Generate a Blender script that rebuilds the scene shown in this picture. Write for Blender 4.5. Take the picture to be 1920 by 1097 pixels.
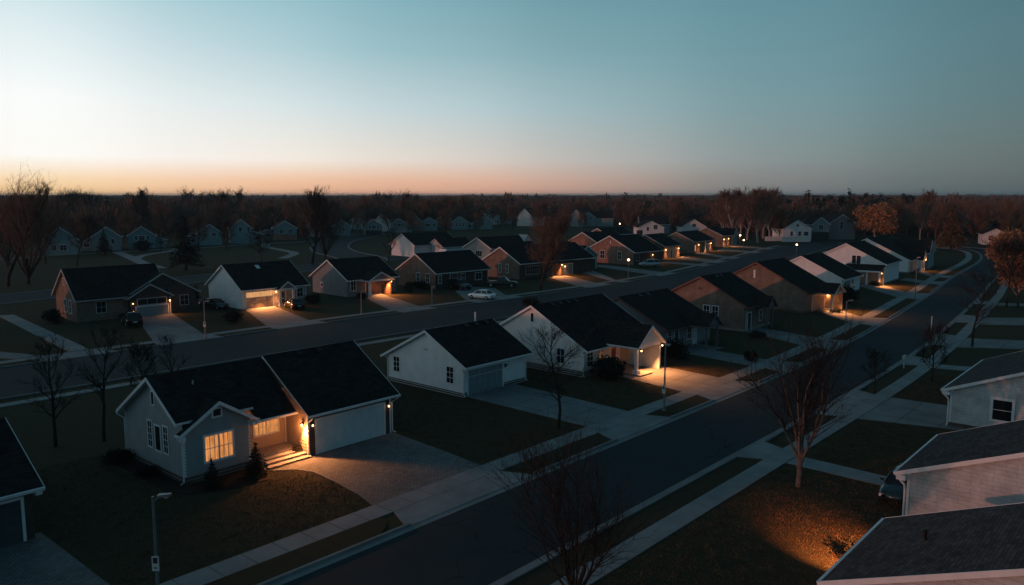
import bpy, math, random
import numpy as np
from mathutils import Vector, Matrix
R = math.radians
for o in list(bpy.data.objects): bpy.data.objects.remove(o)
S = bpy.context.scene
C = S.collection

# ------------------------------------------------------------------ camera
CAMX, CAMY, CAMH, HEAD, PITCH, FPX = -20.06, -41.74, 16.0, 41.27, 7.0, 1493.0
cd = bpy.data.cameras.new('camera'); cam = bpy.data.objects.new('camera', cd); C.objects.link(cam)
cam.location = (CAMX, CAMY, CAMH); cam.rotation_euler = (R(90-PITCH), 0, R(HEAD-90))
cd.sensor_width = 36; cd.lens = FPX/1920*36; cd.clip_start = .1; cd.clip_end = 30000
S.camera = cam

# ------------------------------------------------------------------ light
SUN_ANG, SUN_EL = HEAD+118, 3.6          # bearing of the sun in the plan (anticlockwise from +X), its height
def lin(c):
    return tuple(((v/255)/12.92 if v/255 <= .04045 else ((v/255+.055)/1.055)**2.4) for v in c)
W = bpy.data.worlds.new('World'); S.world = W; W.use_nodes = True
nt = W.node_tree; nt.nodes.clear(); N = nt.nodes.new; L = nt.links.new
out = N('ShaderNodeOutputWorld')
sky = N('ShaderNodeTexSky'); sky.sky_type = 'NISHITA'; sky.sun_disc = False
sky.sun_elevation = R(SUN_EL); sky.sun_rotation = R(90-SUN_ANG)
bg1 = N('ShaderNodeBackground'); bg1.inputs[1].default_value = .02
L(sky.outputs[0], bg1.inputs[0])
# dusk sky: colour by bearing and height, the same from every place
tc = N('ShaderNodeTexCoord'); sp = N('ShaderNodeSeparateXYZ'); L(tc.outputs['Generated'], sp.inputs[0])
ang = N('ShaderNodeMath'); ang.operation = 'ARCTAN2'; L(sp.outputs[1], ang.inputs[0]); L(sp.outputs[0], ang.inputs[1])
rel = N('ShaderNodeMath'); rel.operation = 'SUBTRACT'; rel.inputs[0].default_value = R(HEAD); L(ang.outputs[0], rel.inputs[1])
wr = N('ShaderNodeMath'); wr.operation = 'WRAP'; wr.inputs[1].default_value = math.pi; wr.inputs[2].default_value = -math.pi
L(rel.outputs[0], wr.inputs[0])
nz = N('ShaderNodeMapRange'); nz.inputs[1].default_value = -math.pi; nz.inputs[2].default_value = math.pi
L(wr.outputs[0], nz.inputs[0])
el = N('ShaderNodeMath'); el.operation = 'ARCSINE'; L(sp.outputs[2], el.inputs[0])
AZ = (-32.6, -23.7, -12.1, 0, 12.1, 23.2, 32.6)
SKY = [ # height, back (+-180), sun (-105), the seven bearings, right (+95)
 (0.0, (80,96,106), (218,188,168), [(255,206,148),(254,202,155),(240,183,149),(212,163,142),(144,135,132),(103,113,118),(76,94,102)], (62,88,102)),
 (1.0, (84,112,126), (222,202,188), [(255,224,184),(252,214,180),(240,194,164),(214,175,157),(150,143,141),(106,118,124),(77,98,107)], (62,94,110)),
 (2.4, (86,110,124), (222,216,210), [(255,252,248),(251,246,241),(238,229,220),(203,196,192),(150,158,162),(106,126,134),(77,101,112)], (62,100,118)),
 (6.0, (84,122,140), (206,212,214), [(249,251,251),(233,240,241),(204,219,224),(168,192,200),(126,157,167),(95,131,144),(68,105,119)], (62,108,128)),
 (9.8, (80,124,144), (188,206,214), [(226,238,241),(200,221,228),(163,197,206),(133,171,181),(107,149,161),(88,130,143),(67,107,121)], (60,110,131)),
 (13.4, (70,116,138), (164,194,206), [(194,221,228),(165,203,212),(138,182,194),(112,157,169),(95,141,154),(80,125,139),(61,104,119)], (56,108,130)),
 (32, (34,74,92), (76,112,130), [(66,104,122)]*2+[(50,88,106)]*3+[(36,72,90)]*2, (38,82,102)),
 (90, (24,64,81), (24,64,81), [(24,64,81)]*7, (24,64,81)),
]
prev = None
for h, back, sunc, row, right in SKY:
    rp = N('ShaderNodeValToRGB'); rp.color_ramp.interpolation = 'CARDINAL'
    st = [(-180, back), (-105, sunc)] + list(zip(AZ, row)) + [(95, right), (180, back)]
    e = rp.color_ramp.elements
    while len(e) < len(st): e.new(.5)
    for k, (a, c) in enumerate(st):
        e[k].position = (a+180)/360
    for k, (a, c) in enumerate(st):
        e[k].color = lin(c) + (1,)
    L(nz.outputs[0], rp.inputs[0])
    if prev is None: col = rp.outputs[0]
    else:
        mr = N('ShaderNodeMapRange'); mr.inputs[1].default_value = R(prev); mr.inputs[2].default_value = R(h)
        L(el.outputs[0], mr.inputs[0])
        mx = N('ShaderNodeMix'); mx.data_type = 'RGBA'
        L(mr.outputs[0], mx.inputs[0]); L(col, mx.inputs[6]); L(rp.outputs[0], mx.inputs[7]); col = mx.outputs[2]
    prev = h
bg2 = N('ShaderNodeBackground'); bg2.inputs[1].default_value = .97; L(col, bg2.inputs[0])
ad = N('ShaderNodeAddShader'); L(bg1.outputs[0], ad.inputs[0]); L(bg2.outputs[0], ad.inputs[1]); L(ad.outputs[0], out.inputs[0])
sl = bpy.data.lights.new('sun', 'SUN'); so = bpy.data.objects.new('sun', sl); C.objects.link(so)
sl.energy = .95; sl.angle = R(.6); sl.color = (1, .31, .19)
so.rotation_euler = Vector((-math.cos(R(SUN_ANG))*math.cos(R(SUN_EL)), -math.sin(R(SUN_ANG))*math.cos(R(SUN_EL)), -math.sin(R(SUN_EL)))).to_track_quat('-Z', 'Y').to_euler()
S.view_settings.view_transform = 'Standard'; S.view_settings.look = 'None'
S.view_settings.exposure = 0; S.view_settings.gamma = 1; S.view_settings.use_curve_mapping = False
S.cycles.use_denoising = True; S.cycles.max_bounces = 5; S.cycles.volume_bounces = 0
S.cycles.sample_clamp_indirect = 4; S.cycles.use_light_tree = True

# ------------------------------------------------------------------ materials
def mat(name):
    m = bpy.data.materials.new(name); m.use_nodes = True
    t = m.node_tree; b = t.nodes['Principled BSDF']; b.inputs['Specular IOR Level'].default_value = .25
    return m, t, b
def nd(t, k, **kw):
    n = t.nodes.new(k)
    for a, v in kw.items(): setattr(n, a, v)
    return n
def mixc(t, fac, a, b, mode='MIX'):
    n = nd(t, 'ShaderNodeMix', data_type='RGBA', blend_type=mode)
    for i, v in ((0, fac), (6, a), (7, b)):
        if isinstance(v, (int, float)): n.inputs[i].default_value = v
        elif isinstance(v, tuple): n.inputs[i].default_value = v if len(v) == 4 else v+(1,)
        else: t.links.new(v, n.inputs[i])
    return n.outputs[2]
def noise(t, vec, scale, detail=4, rough=.6):
    n = nd(t, 'ShaderNodeTexNoise'); n.inputs['Scale'].default_value = scale; n.inputs['Detail'].default_value = detail
    n.inputs['Roughness'].default_value = rough
    if vec is not None: t.links.new(vec, n.inputs['Vector'])
    return n.outputs['Fac']
def rng(t, v, a, b, c=0., d=1.):
    n = nd(t, 'ShaderNodeMapRange'); t.links.new(v, n.inputs[0])
    for i, x in enumerate((a, b, c, d)): n.inputs[i+1].default_value = x
    return n.outputs[0]
def objc(t): return nd(t, 'ShaderNodeTexCoord').outputs['Object']
def bump(t, b, h, s, d=.02):
    n = nd(t, 'ShaderNodeBump'); n.inputs['Strength'].default_value = s; n.inputs['Distance'].default_value = d
    t.links.new(h, n.inputs['Height']); t.links.new(n.outputs[0], b.inputs['Normal'])
def mul(c, f): return tuple(x*f for x in c)
def plain(name, c, rough=.6, var=.15, scale=3., metal=0, spec=.25):
    m, t, b = mat(name); o = objc(t)
    t.links.new(mixc(t, rng(t, noise(t, o, scale, 5), .35, .65), mul(c, 1-var), mul(c, 1+var)), b.inputs['Base Color'])
    b.inputs['Roughness'].default_value = rough; b.inputs['Metallic'].default_value = metal
    b.inputs['Specular IOR Level'].default_value = spec
    return m
def wallvec(t, flat=False):
    s = nd(t, 'ShaderNodeSeparateXYZ'); t.links.new(objc(t), s.inputs[0])
    a = nd(t, 'ShaderNodeMath', operation='ADD'); t.links.new(s.outputs[0], a.inputs[0]); t.links.new(s.outputs[1], a.inputs[1])
    c = nd(t, 'ShaderNodeCombineXYZ'); t.links.new(a.outputs[0], c.inputs[0]); t.links.new(s.outputs[2], c.inputs[1])
    return c.outputs[0]
def brickm(name, c1, c2, mortar, w=.22, h=.075, ms=.012, rough=.85, vec='wall', squash=.5, bs=.4):
    m, t, b = mat(name)
    if vec == 'wall': v = wallvec(t)
    else:
        v = objc(t)
        if vec == 'yx':
            s = nd(t, 'ShaderNodeSeparateXYZ'); t.links.new(v, s.inputs[0]); c = nd(t, 'ShaderNodeCombineXYZ')
            t.links.new(s.outputs[1], c.inputs[0]); t.links.new(s.outputs[0], c.inputs[1]); v = c.outputs[0]
    k = nd(t, 'ShaderNodeTexBrick'); t.links.new(v, k.inputs['Vector'])
    k.inputs['Color1'].default_value = c1+(1,); k.inputs['Color2'].default_value = c2+(1,); k.inputs['Mortar'].default_value = mortar+(1,)
    k.inputs['Scale'].default_value = 1; k.inputs['Brick Width'].default_value = w; k.inputs['Row Height'].default_value = h
    k.inputs['Mortar Size'].default_value = ms; k.inputs['Bias'].default_value = 0
    o = objc(t); nz_ = rng(t, noise(t, o, 1.1, 6, .65), .3, .7, .72, 1.28)
    vm = nd(t, 'ShaderNodeVectorMath', operation='SCALE'); t.links.new(k.outputs['Color'], vm.inputs[0]); t.links.new(nz_, vm.inputs['Scale'])
    t.links.new(vm.outputs[0], b.inputs['Base Color']); b.inputs['Roughness'].default_value = rough
    inv = nd(t, 'ShaderNodeMath', operation='SUBTRACT'); inv.inputs[0].default_value = 1; t.links.new(k.outputs['Fac'], inv.inputs[1])
    bump(t, b, inv.outputs[0], bs, .01); b.inputs['Specular IOR Level'].default_value = .06
    return m
def glow(name, c, s, var=0.):
    m, t, b = mat(name); b.inputs['Base Color'].default_value = (.02, .02, .02, 1)
    if var:
        mp = nd(t, 'ShaderNodeMapping'); t.links.new(objc(t), mp.inputs[0]); mp.inputs['Scale'].default_value = (5, 5, .8)
        n = rng(t, noise(t, mp.outputs[0], 1.3, 4, .6), .36, .66, 1-var, 1.12)
        vm = nd(t, 'ShaderNodeVectorMath', operation='SCALE'); vm.inputs[0].default_value = c; t.links.new(n, vm.inputs['Scale'])
        t.links.new(vm.outputs[0], b.inputs['Emission Color'])
    else: b.inputs['Emission Color'].default_value = c+(1,)
    b.inputs['Emission Strength'].default_value = s
    return m
M = {}
M['side_grey'] = plain('grey_siding', (.205, .25, .265), .6, .08, 1.2)
M['side_white'] = plain('white_siding', (.60, .635, .645), .6, .07, 1.2)
M['side_cream'] = plain('cream_siding', (.60, .585, .57), .6, .08, 1.2)
M['side_dark'] = plain('dark_grey_siding', (.16, .175, .185), .65, .1, 1.2)
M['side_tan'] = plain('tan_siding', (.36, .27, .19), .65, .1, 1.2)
M['side_teal'] = plain('blue_grey_siding', (.155, .24, .255), .65, .1, 1.2)
M['shingle_side'] = brickm('shingle_siding', (.44, .485, .50), (.41, .45, .465), (.27, .295, .30), .9, .2, .006, .7, 'wall', bs=.8)
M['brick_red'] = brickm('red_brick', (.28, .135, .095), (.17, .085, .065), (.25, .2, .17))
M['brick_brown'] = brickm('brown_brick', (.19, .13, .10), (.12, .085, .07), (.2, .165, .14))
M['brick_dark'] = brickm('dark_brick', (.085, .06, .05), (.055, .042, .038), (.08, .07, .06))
M['roof'] = brickm('roof_shingles', (.034, .029, .030), (.019, .0165, .0175), (.009, .008, .009), .33, .14, .008, .95, 'xy', bs=.6)
M['roof_wing'] = brickm('wing_roof_shingles', (.034, .029, .030), (.019, .0165, .0175), (.009, .008, .009), .33, .14, .008, .95, 'yx', bs=.6)
M['roof_near'] = brickm('near_roof_shingles', (.075, .072, .074), (.040, .040, .043), (.022, .022, .024), .33, .14, .008, .95, 'xy', bs=.8)
M['roof_red'] = brickm('brown_roof_shingles', (.09, .04, .028), (.06, .03, .022), (.03, .018, .014), .33, .14, .008, .95, 'xy', bs=.6)
M['trim'] = plain('white_trim', (.62, .64, .65), .5, .06, 2)
M['trim_dull'] = plain('dull_trim', (.36, .38, .39), .55, .08, 2)
M['trim_brown'] = plain('brown_trim', (.13, .06, .045), .6, .1, 2)
M['door_white'] = plain('white_garage_door', (.52, .58, .60), .5, .05, 2)
M['door_grey'] = plain('grey_garage_door', (.17, .215, .235), .55, .06, 2)
M['trim_slate'] = plain('slate_trim', (.10, .105, .11), .55, .08, 2); M['door_slate'] = plain('slate_garage_door', (.05, .062, .068), .55, .06, 2); M['door_tan'] = plain('tan_garage_door', (.34, .26, .20), .6, .06, 2)
M['door_red'] = plain('red_door', (.16, .025, .018), .45, .1, 2)
M['door_dark'] = plain('dark_door', (.03, .03, .032), .45, .1, 2)
M['metal'] = plain('galvanised_metal', (.16, .18, .19), .45, .1, 6, .3)
M['dark_metal'] = plain('dark_metal', (.02, .02, .022), .4, .1, 6, .5)
M['stone'] = plain('porch_concrete', (.22, .20, .185), .85, .15, 5)
M['found'] = brickm('foundation_block', (.10, .075, .065), (.075, .06, .052), (.09, .08, .07), .4, .2, .012)
M['mulch'] = plain('bark_mulch', (.012, .009, .007), .95, .4, 9)
M['tyre'] = plain('tyre_rubber', (.012, .012, .012), .8, .1, 9)
M['rim'] = plain('wheel_metal', (.35, .35, .36), .35, .05, 9, .8)
M['plate'] = plain('sign_white', (.55, .56, .55), .6, .03, 9)
def glass(name, c, rough=.06):
    m, t, b = mat(name); b.inputs['Base Color'].default_value = c+(1,); b.inputs['Roughness'].default_value = rough
    b.inputs['Specular IOR Level'].default_value = .5
    return m
M['glass'] = glass('window_glass', (.012, .015, .018))
M['car_glass'] = glass('car_glass', (.008, .010, .012))
M['win_lit'] = glow('lit_window', (1., .37, .10), .78, .5)
M['panel_lit'] = glow('lit_door_panel', (1., .50, .20), .75, .3)
M['bulb'] = glow('lamp_bulb', (1., .52, .20), 12.)
M['bulb_soft'] = glow('lamp_bulb_small', (1., .56, .24), 5.)
M['bulb_white'] = glow('street_lamp_bulb', (1., .56, .24), 10.)
def paint(name, c, rough=.25, metal=.2):
    m, t, b = mat(name); b.inputs['Base Color'].default_value = c+(1,); b.inputs['Roughness'].default_value = rough
    b.inputs['Metallic'].default_value = metal; b.inputs['Coat Weight'].default_value = .6; b.inputs['Coat Roughness'].default_value = .05
    return m
M['car_white'] = paint('white_car_paint', (.86, .86, .84)); M['car_silver'] = paint('silver_car_paint', (.38, .40, .42), .3, .6)
M['car_black'] = paint('black_car_paint', (.010, .011, .013)); M['car_blue'] = paint('dark_blue_car_paint', (.012, .028, .034))
M['tail'] = plain('tail_light', (.16, .01, .008), .2, .05, 5); M['head'] = plain('head_light', (.55, .57, .6), .1, .05, 5)
def ground_mat(name, a, b_, c, s=1.):
    m, t, b = mat(name); o = objc(t)
    n1 = rng(t, noise(t, o, .06*s, 5, .6), .38, .62); n2 = rng(t, noise(t, o, 1.3*s, 6, .75), .36, .66); n3 = noise(t, o, 14*s, 4, .8)
    col = mixc(t, n1, a, b_); col = mixc(t, n2, col, c)
    col = mixc(t, rng(t, n3, .3, .7, 0, .75), col, mul(b_, .25))
    st = nd(t, 'ShaderNodeTexWave', wave_type='BANDS'); st.inputs['Scale'].default_value = .36; st.inputs['Distortion'].default_value = 1.2
    st.inputs['Detail'].default_value = 3; t.links.new(o, st.inputs['Vector'])      # mower stripes
    col = mixc(t, rng(t, st.outputs['Fac'], 0, 1, 0, .05), col, mul(a, 1.7))
    t.links.new(col, b.inputs['Base Color']); b.inputs['Roughness'].default_value = 1; b.inputs['Specular IOR Level'].default_value = .05
    bump(t, b, n3, .5, .04)
    return m
M['grass'] = ground_mat('lawn_grass', (.062, .060, .035), (.074, .058, .037), (.050, .054, .028))
M['strip'] = ground_mat('verge_grass', (.062, .057, .035), (.072, .055, .036), (.050, .050, .028), 1.6)
def asphalt():
    m, t, b = mat('asphalt'); o = objc(t)
    n1 = rng(t, noise(t, o, .10, 5, .6), .3, .7); n2 = noise(t, o, 30, 3, .8); n4 = rng(t, noise(t, o, .9, 6, .7), .35, .65)
    col = mixc(t, n1, (.026, .041, .048), (.036, .052, .059)); col = mixc(t, rng(t, n2, .3, .7, 0, .5), col, (.013, .016, .018))
    col = mixc(t, rng(t, n4, 0, 1, 0, .3), col, (.017, .022, .025))
    wv = nd(t, 'ShaderNodeTexNoise'); wv.inputs['Scale'].default_value = .7; wv.inputs['Detail'].default_value = 5; t.links.new(o, wv.inputs['Vector'])
    va = nd(t, 'ShaderNodeVectorMath', operation='MULTIPLY_ADD'); t.links.new(wv.outputs['Color'], va.inputs[0]); va.inputs[1].default_value = (2.4, 2.4, 0); t.links.new(o, va.inputs[2])
    vo = nd(t, 'ShaderNodeTexVoronoi', feature='DISTANCE_TO_EDGE'); vo.inputs['Scale'].default_value = .11; t.links.new(va.outputs[0], vo.inputs['Vector'])
    col = mixc(t, rng(t, vo.outputs['Distance'], .002, .006, .8, 0), col, (.012, .012, .013))
    t.links.new(col, b.inputs['Base Color']); b.inputs['Roughness'].default_value = .9; b.inputs['Specular IOR Level'].default_value = .12
    bump(t, b, n2, .5, .01)
    return m
M['asphalt'] = asphalt()
def concrete(name, c, w=None, h=None, ms=.02):
    m, t, b = mat(name); o = objc(t)
    n1 = rng(t, noise(t, o, .5, 6, .65), .3, .7, .74, 1.2); n2 = rng(t, noise(t, o, 18, 4, .7), .3, .7, .84, 1.14)
    k = nd(t, 'ShaderNodeMath', operation='MULTIPLY'); t.links.new(n1, k.inputs[0]); t.links.new(n2, k.inputs[1])
    vm = nd(t, 'ShaderNodeVectorMath', operation='SCALE'); t.links.new(k.outputs[0], vm.inputs['Scale'])
    if w:
        bt = nd(t, 'ShaderNodeTexBrick'); t.links.new(o, bt.inputs['Vector']); bt.offset = 0 if w > .5 else .5
        bt.inputs['Color1'].default_value = c+(1,); bt.inputs['Color2'].default_value = (mul(c, .9) if w > .5 else mul(c, .66))+(1,); bt.inputs['Mortar'].default_value = mul(c, .28)+(1,)
        bt.inputs['Scale'].default_value = 1; bt.inputs['Brick Width'].default_value = w; bt.inputs['Row Height'].default_value = h; bt.inputs['Mortar Size'].default_value = ms
        t.links.new(bt.outputs['Color'], vm.inputs[0])
    else: vm.inputs[0].default_value = c
    t.links.new(vm.outputs[0], b.inputs['Base Color']); b.inputs['Roughness'].default_value = .9
    return m
M['walk'] = concrete('pavement_concrete', (.20, .215, .218)); M['drive'] = concrete('driveway_concrete', (.17, .185, .188), 3.1, 2.6, .03)
M['paver'] = concrete('driveway_pavers', (.17, .178, .18), .26, .14, .012); M['kerb'] = concrete('kerb_concrete', (.18, .192, .195))
M['bark'] = plain('dark_bark', (.026, .021, .018), .95, .3, 4); M['twig'] = plain('bare_twigs', (.020, .0175, .017), .95, .25, .6)
M['bark_mid'] = plain('grey_brown_bark', (.11, .092, .083), .9, .35, 2.5); M['bark_pale'] = plain('pale_bark', (.30, .26, .235), .9, .35, 2.5); M['twig_red'] = plain('reddish_twigs', (.155, .09, .062), .95, .3, .3)
M['leaf_orange'] = plain('orange_leaves', (.30, .145, .066), .9, .4, .8); M['needle'] = plain('dark_needles', (.012, .017, .012), .9, .4, 3)
M['leaf_dark'] = plain('dark_shrub_leaves', (.014, .015, .010), .9, .4, 5); M['needle_rust'] = plain('rusty_needles', (.15, .08, .036), .95, .4, 1)
def woodm():
    m, t, b = mat('woodland_twigs'); o = objc(t)
    n = rng(t, noise(t, o, .035, 3, .6), .35, .65); n2 = rng(t, noise(t, o, .11, 4, .7), .4, .66)
    col = mixc(t, n, (.075, .060, .053), (.120, .088, .073)); col = mixc(t, n2, col, (.185, .115, .085))
    t.links.new(col, b.inputs['Base Color']); b.inputs['Roughness'].default_value = 1; b.inputs['Specular IOR Level'].default_value = 0
    return m
M['wood'] = woodm()

# ------------------------------------------------------------------ helpers
def tag(o, label=None, cat=None, group=None, kind=None):
    for k, v in (('label', label), ('category', cat), ('group', group), ('kind', kind)):
        if v: o[k] = v
    return o
def thing(name, label, cat, loc=(0, 0, 0), rz=0, group=None):
    o = bpy.data.objects.new(name, None); C.objects.link(o); o.empty_display_size = .3
    o.location = loc; o.rotation_euler = (0, 0, rz); return tag(o, label, cat, group)
class MB:
    def __init__(s): s.v = []; s.f = []; s.m = []
    def poly(s, pts, m=0):
        n = len(s.v); s.v += [tuple(p) for p in pts]; s.f.append(tuple(range(n, n+len(pts)))); s.m.append(m)
    def box(s, a, b, m=0):
        x0, y0, z0 = (min(p, q) for p, q in zip(a, b)); x1, y1, z1 = (max(p, q) for p, q in zip(a, b))
        n = len(s.v); s.v += [(x0,y0,z0),(x1,y0,z0),(x1,y1,z0),(x0,y1,z0),(x0,y0,z1),(x1,y0,z1),(x1,y1,z1),(x0,y1,z1)]
        for q in ((3,2,1,0),(4,5,6,7),(0,1,5,4),(1,2,6,5),(2,3,7,6),(3,0,4,7)): s.f.append(tuple(n+i for i in q)); s.m.append(m)
    def prism(s, pts, ext, m=0):        # closed outline (3D points) swept along the vector ext
        n = len(s.v); k = len(pts); e = Vector(ext)
        s.v += [tuple(p) for p in pts] + [tuple(Vector(p)+e) for p in pts]
        s.f += [tuple(range(n+k-1, n-1, -1)), tuple(range(n+k, n+2*k))]; s.m += [m, m]
        for i in range(k): s.f.append((n+i, n+(i+1) % k, n+k+(i+1) % k, n+k+i)); s.m.append(m)
    def tube(s, pts, rad, n=6, m=0, cap=True):
        base = len(s.v); pts = [Vector(p) for p in pts]
        for i, p in enumerate(pts):
            d = (pts[min(i+1, len(pts)-1)]-pts[max(i-1, 0)]).normalized()
            a = d.cross(Vector((.3, .1, 1)) if abs(d.z) < .9 else Vector((1, .2, 0))).normalized(); b = d.cross(a)
            r = rad[i] if isinstance(rad, (list, tuple)) else rad
            for k in range(n):
                t = 2*math.pi*k/n; s.v.append(tuple(p+(a*math.cos(t)+b*math.sin(t))*r))
        for i in range(len(pts)-1):
            for k in range(n):
                q = base+i*n; s.f.append((q+k, q+(k+1) % n, q+n+(k+1) % n, q+n+k)); s.m.append(m)
        if cap:
            s.f.append(tuple(base+k for k in range(n-1, -1, -1))); s.m.append(m)
            q = base+(len(pts)-1)*n; s.f.append(tuple(q+k for k in range(n))); s.m.append(m)
    def ball(s, c, r, m=0, n=8, k=6, sz=1.):
        base = len(s.v)
        for i in range(k+1):
            ph = math.pi*i/k
            for j in range(n):
                t = 2*math.pi*j/n; s.v.append((c[0]+r*math.sin(ph)*math.cos(t), c[1]+r*math.sin(ph)*math.sin(t), c[2]+r*sz*math.cos(ph)))
        for i in range(k):
            for j in range(n):
                a = base+i*n; s.f.append((a+j, a+n+j, a+n+(j+1) % n, a+(j+1) % n)); s.m.append(m)
    def build(s, name, mats, parent=None, smooth=False):
        me = bpy.data.meshes.new(name); me.from_pydata(s.v, [], s.f)
        for mm in (mats if isinstance(mats, (list, tuple)) else [mats]): me.materials.append(M[mm] if isinstance(mm, str) else mm)
        me.polygons.foreach_set('material_index', s.m)
        if smooth: me.polygons.foreach_set('use_smooth', [True]*len(s.f))
        me.update()
        o = bpy.data.objects.new(name, me); C.objects.link(o); o.parent = parent
        return o
def copy_tree(o, parent=None):
    c = o.copy(); C.objects.link(c); c.parent = parent
    for ch in o.children: copy_tree(ch, c)
    return c
def at(x, y, z=0.):     # ground point seen at a place of the 1920 px wide photograph
    p = R(PITCH); f = (math.cos(p), -math.sin(p)); dx = x-960; dy = -(y-548.5)
    fwd = f[0]*FPX + math.sin(p)*dy; up = f[1]*FPX + math.cos(p)*dy; t = (z-CAMH)/up
    h = R(HEAD); return (CAMX + t*(fwd*math.cos(h)+dx*math.sin(h)), CAMY + t*(fwd*math.sin(h)-dx*math.cos(h)))
def far(x, d):          # point at bearing x and d metres straight ahead
    h = R(HEAD); s = (x-960)/1504*d; return (CAMX + d*math.cos(h)+s*math.sin(h), CAMY + d*math.sin(h)-s*math.cos(h))

# ------------------------------------------------------------------ ground, streets, pavements
def sheet(name, pts, z, m, h=0.):
    b = MB()
    if h: b.prism([(p[0], p[1], z-h) for p in pts], (0, 0, h))
    else: b.poly([(p[0], p[1], z) for p in pts])
    return tag(b.build(name, m), kind='structure')
def spline(pts, step=.5):
    P = [Vector((*p, 0)) for p in pts]; P = [P[0]*2-P[1]] + P + [P[-1]*2-P[-2]]; r = []
    for i in range(1, len(P)-2):
        n = max(1, int((P[i+1]-P[i]).length/step))
        for k in range(n):
            t = k/n; a, b, c, d = P[i-1:i+3]
            r.append(.5*((2*b)+(c-a)*t+(2*a-5*b+4*c-d)*t*t+(3*b-a-3*c+d)*t**3))
    return r + [P[-2]]
def normals(l):
    r = []
    for i in range(len(l)):
        d = (l[min(i+1, len(l)-1)]-l[max(i-1, 0)]).normalized(); r.append(Vector((-d.y, d.x, 0)))
    return r
def runs(l, gaps, key=0):   # index runs of the line outside the gaps (by the key coordinate)
    cur = []; res = []
    for i, p in enumerate(l):
        if any(a < p[key] < b for a, b in gaps):
            if len(cur) > 1: res.append(cur)
            cur = []
        else: cur.append(i)
    if len(cur) > 1: res.append(cur)
    return res
def band(name, l, n, a, b, z, m, idx=None, h=0., seg=None, taper=0):
    idx = idx or range(len(l)); mb = MB(); idx = list(idx)
    if seg is None:
        A = [l[i]+n[i]*a for i in idx]; B = [l[i]+n[i]*b for i in idx]
        if taper:
            for q, w in ((0, .62), (1, .30), (2, .1)):
                if len(A) > 8: B[q] = B[q].lerp(A[q], w); B[-1-q] = B[-1-q].lerp(A[-1-q], w)
        for i in range(len(idx)-1):
            mb.poly([(B[i].x, B[i].y, z), (B[i+1].x, B[i+1].y, z), (A[i+1].x, A[i+1].y, z), (A[i].x, A[i].y, z)])
        if h:
            for Q in (A, B):
                for i in range(len(idx)-1): mb.poly([(Q[i].x, Q[i].y, z), (Q[i+1].x, Q[i+1].y, z), (Q[i+1].x, Q[i+1].y, z-h), (Q[i].x, Q[i].y, z-h)])
            for i in (0, -1): mb.poly([(A[i].x, A[i].y, z), (B[i].x, B[i].y, z), (B[i].x, B[i].y, z-h), (A[i].x, A[i].y, z-h)])
    else:
        for i in range(0, len(idx)-3, 3):
            p, q = l[idx[i]], l[idx[i+3]]; np_, nq = n[idx[i]], n[idx[i+3]]; d = (q-p).normalized()*seg
            c = [p+np_*a+d, q+nq*a, q+nq*b, p+np_*b+d]
            mb.prism([(v.x, v.y, z-.05) for v in c], (0, 0, .05))
    return tag(mb.build(name, m), kind='structure')
g = MB(); g.poly([(-9000, -9000, 0), (9000, -9000, 0), (9000, 9000, 0), (-9000, 9000, 0)])
tag(g.build('ground', 'grass'), kind='structure')

# front street; the line is the left kerb, n points to the houses on its left
FL = spline([(-70, -13.5), (-20, -13.45), (20, -13.4), (45, -13.4), (60, -13.0), (75, -12.1), (88, -11.0), (106, -9.3), (125, -7.4), (154, -3.9), (191, -.6), (215, 3.0), (236, 8.5), (247, 16), (252, 27), (250, 38), (243, 46)])
FN = normals(FL)
band('front_street', FL, FN, -.45, -7.2, .008, 'asphalt')
band('gutter', FL, FN, -.17, -.62, .02, 'kerb'); band('gutter', FL, FN, -7.05, -7.45, .02, 'kerb')
dl = [(4.6, 13.6), (22.6, 29.4), (36.3, 43.9), (49.6, 54.4), (63.2, 69.4), (82.0, 89.2), (112.6, 121.5), (137, 143), (151, 156)]
dr = [(24.9, 28.4), (37.6, 46.6), (59.8, 64.4), (72.4, 80.4), (91, 98.5), (112, 116)]
for r in runs(FL, dl): band('kerb', FL, FN, 0, -.17, .13, 'kerb', r, .13)
for r in runs(FL, dr): band('kerb', FL, FN, -7.45, -7.62, .13, 'kerb', r, .13)
for r in runs(FL, [(a-.2, b+.2) for a, b in dl]): band('grass_verge', FL, FN, 1.72, .02, .06, 'strip', r, .06, taper=1)
for r in runs(FL, [(a-.2, b+.2) for a, b in dr] + [(150, 400)]): band('grass_verge', FL, FN, -8.95, -7.64, .06, 'strip', r, .06, taper=1)
band('pavement', FL, FN, 1.76, 3.18, .05, 'walk', seg=.035)
band('pavement', FL, FN, -8.98, -10.2, .05, 'walk', [i for i, p in enumerate(FL) if p.x < 170], seg=.035)
def off(l, n, x, d):
    i = min(range(len(l)), key=lambda k: abs(l[k].x-x)); t = l[i]; s = (l[i+1]-l[i]) if i+1 < len(l) else (l[i]-l[i-1])
    q = t + s*((x-t.x)/s.x if abs(s.x) > .1 else 0) + n[i]*d; return (q.x, q.y)
for a, b in dl:
    sheet('driveway_apron', [off(FL, FN, a-.35, -.2), off(FL, FN, b+.35, -.2), off(FL, FN, b-.5, 1.74), off(FL, FN, a+.5, 1.74)], .045, 'walk', .045)
for a, b in dr:
    sheet('driveway_apron', [off(FL, FN, a-.3, -7.42), off(FL, FN, b+.3, -7.42), off(FL, FN, b-.4, -8.96), off(FL, FN, a+.4, -8.96)], .045, 'walk', .045)
def drive(pts, m='drive', z=.03, name='driveway'): return sheet(name, pts, z, m, .03)
V0 = -10.24
drive([(4.3, -1.6), (5.4, -2.5), (5.85, -3.6), (5.7, -6), (5.35, -8.6), (4.9, V0), (13.1, V0), (13.6, -6), (14.0, -1.08), (7.35, -1.08), (7.35, -1.5)], 'paver')
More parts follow.
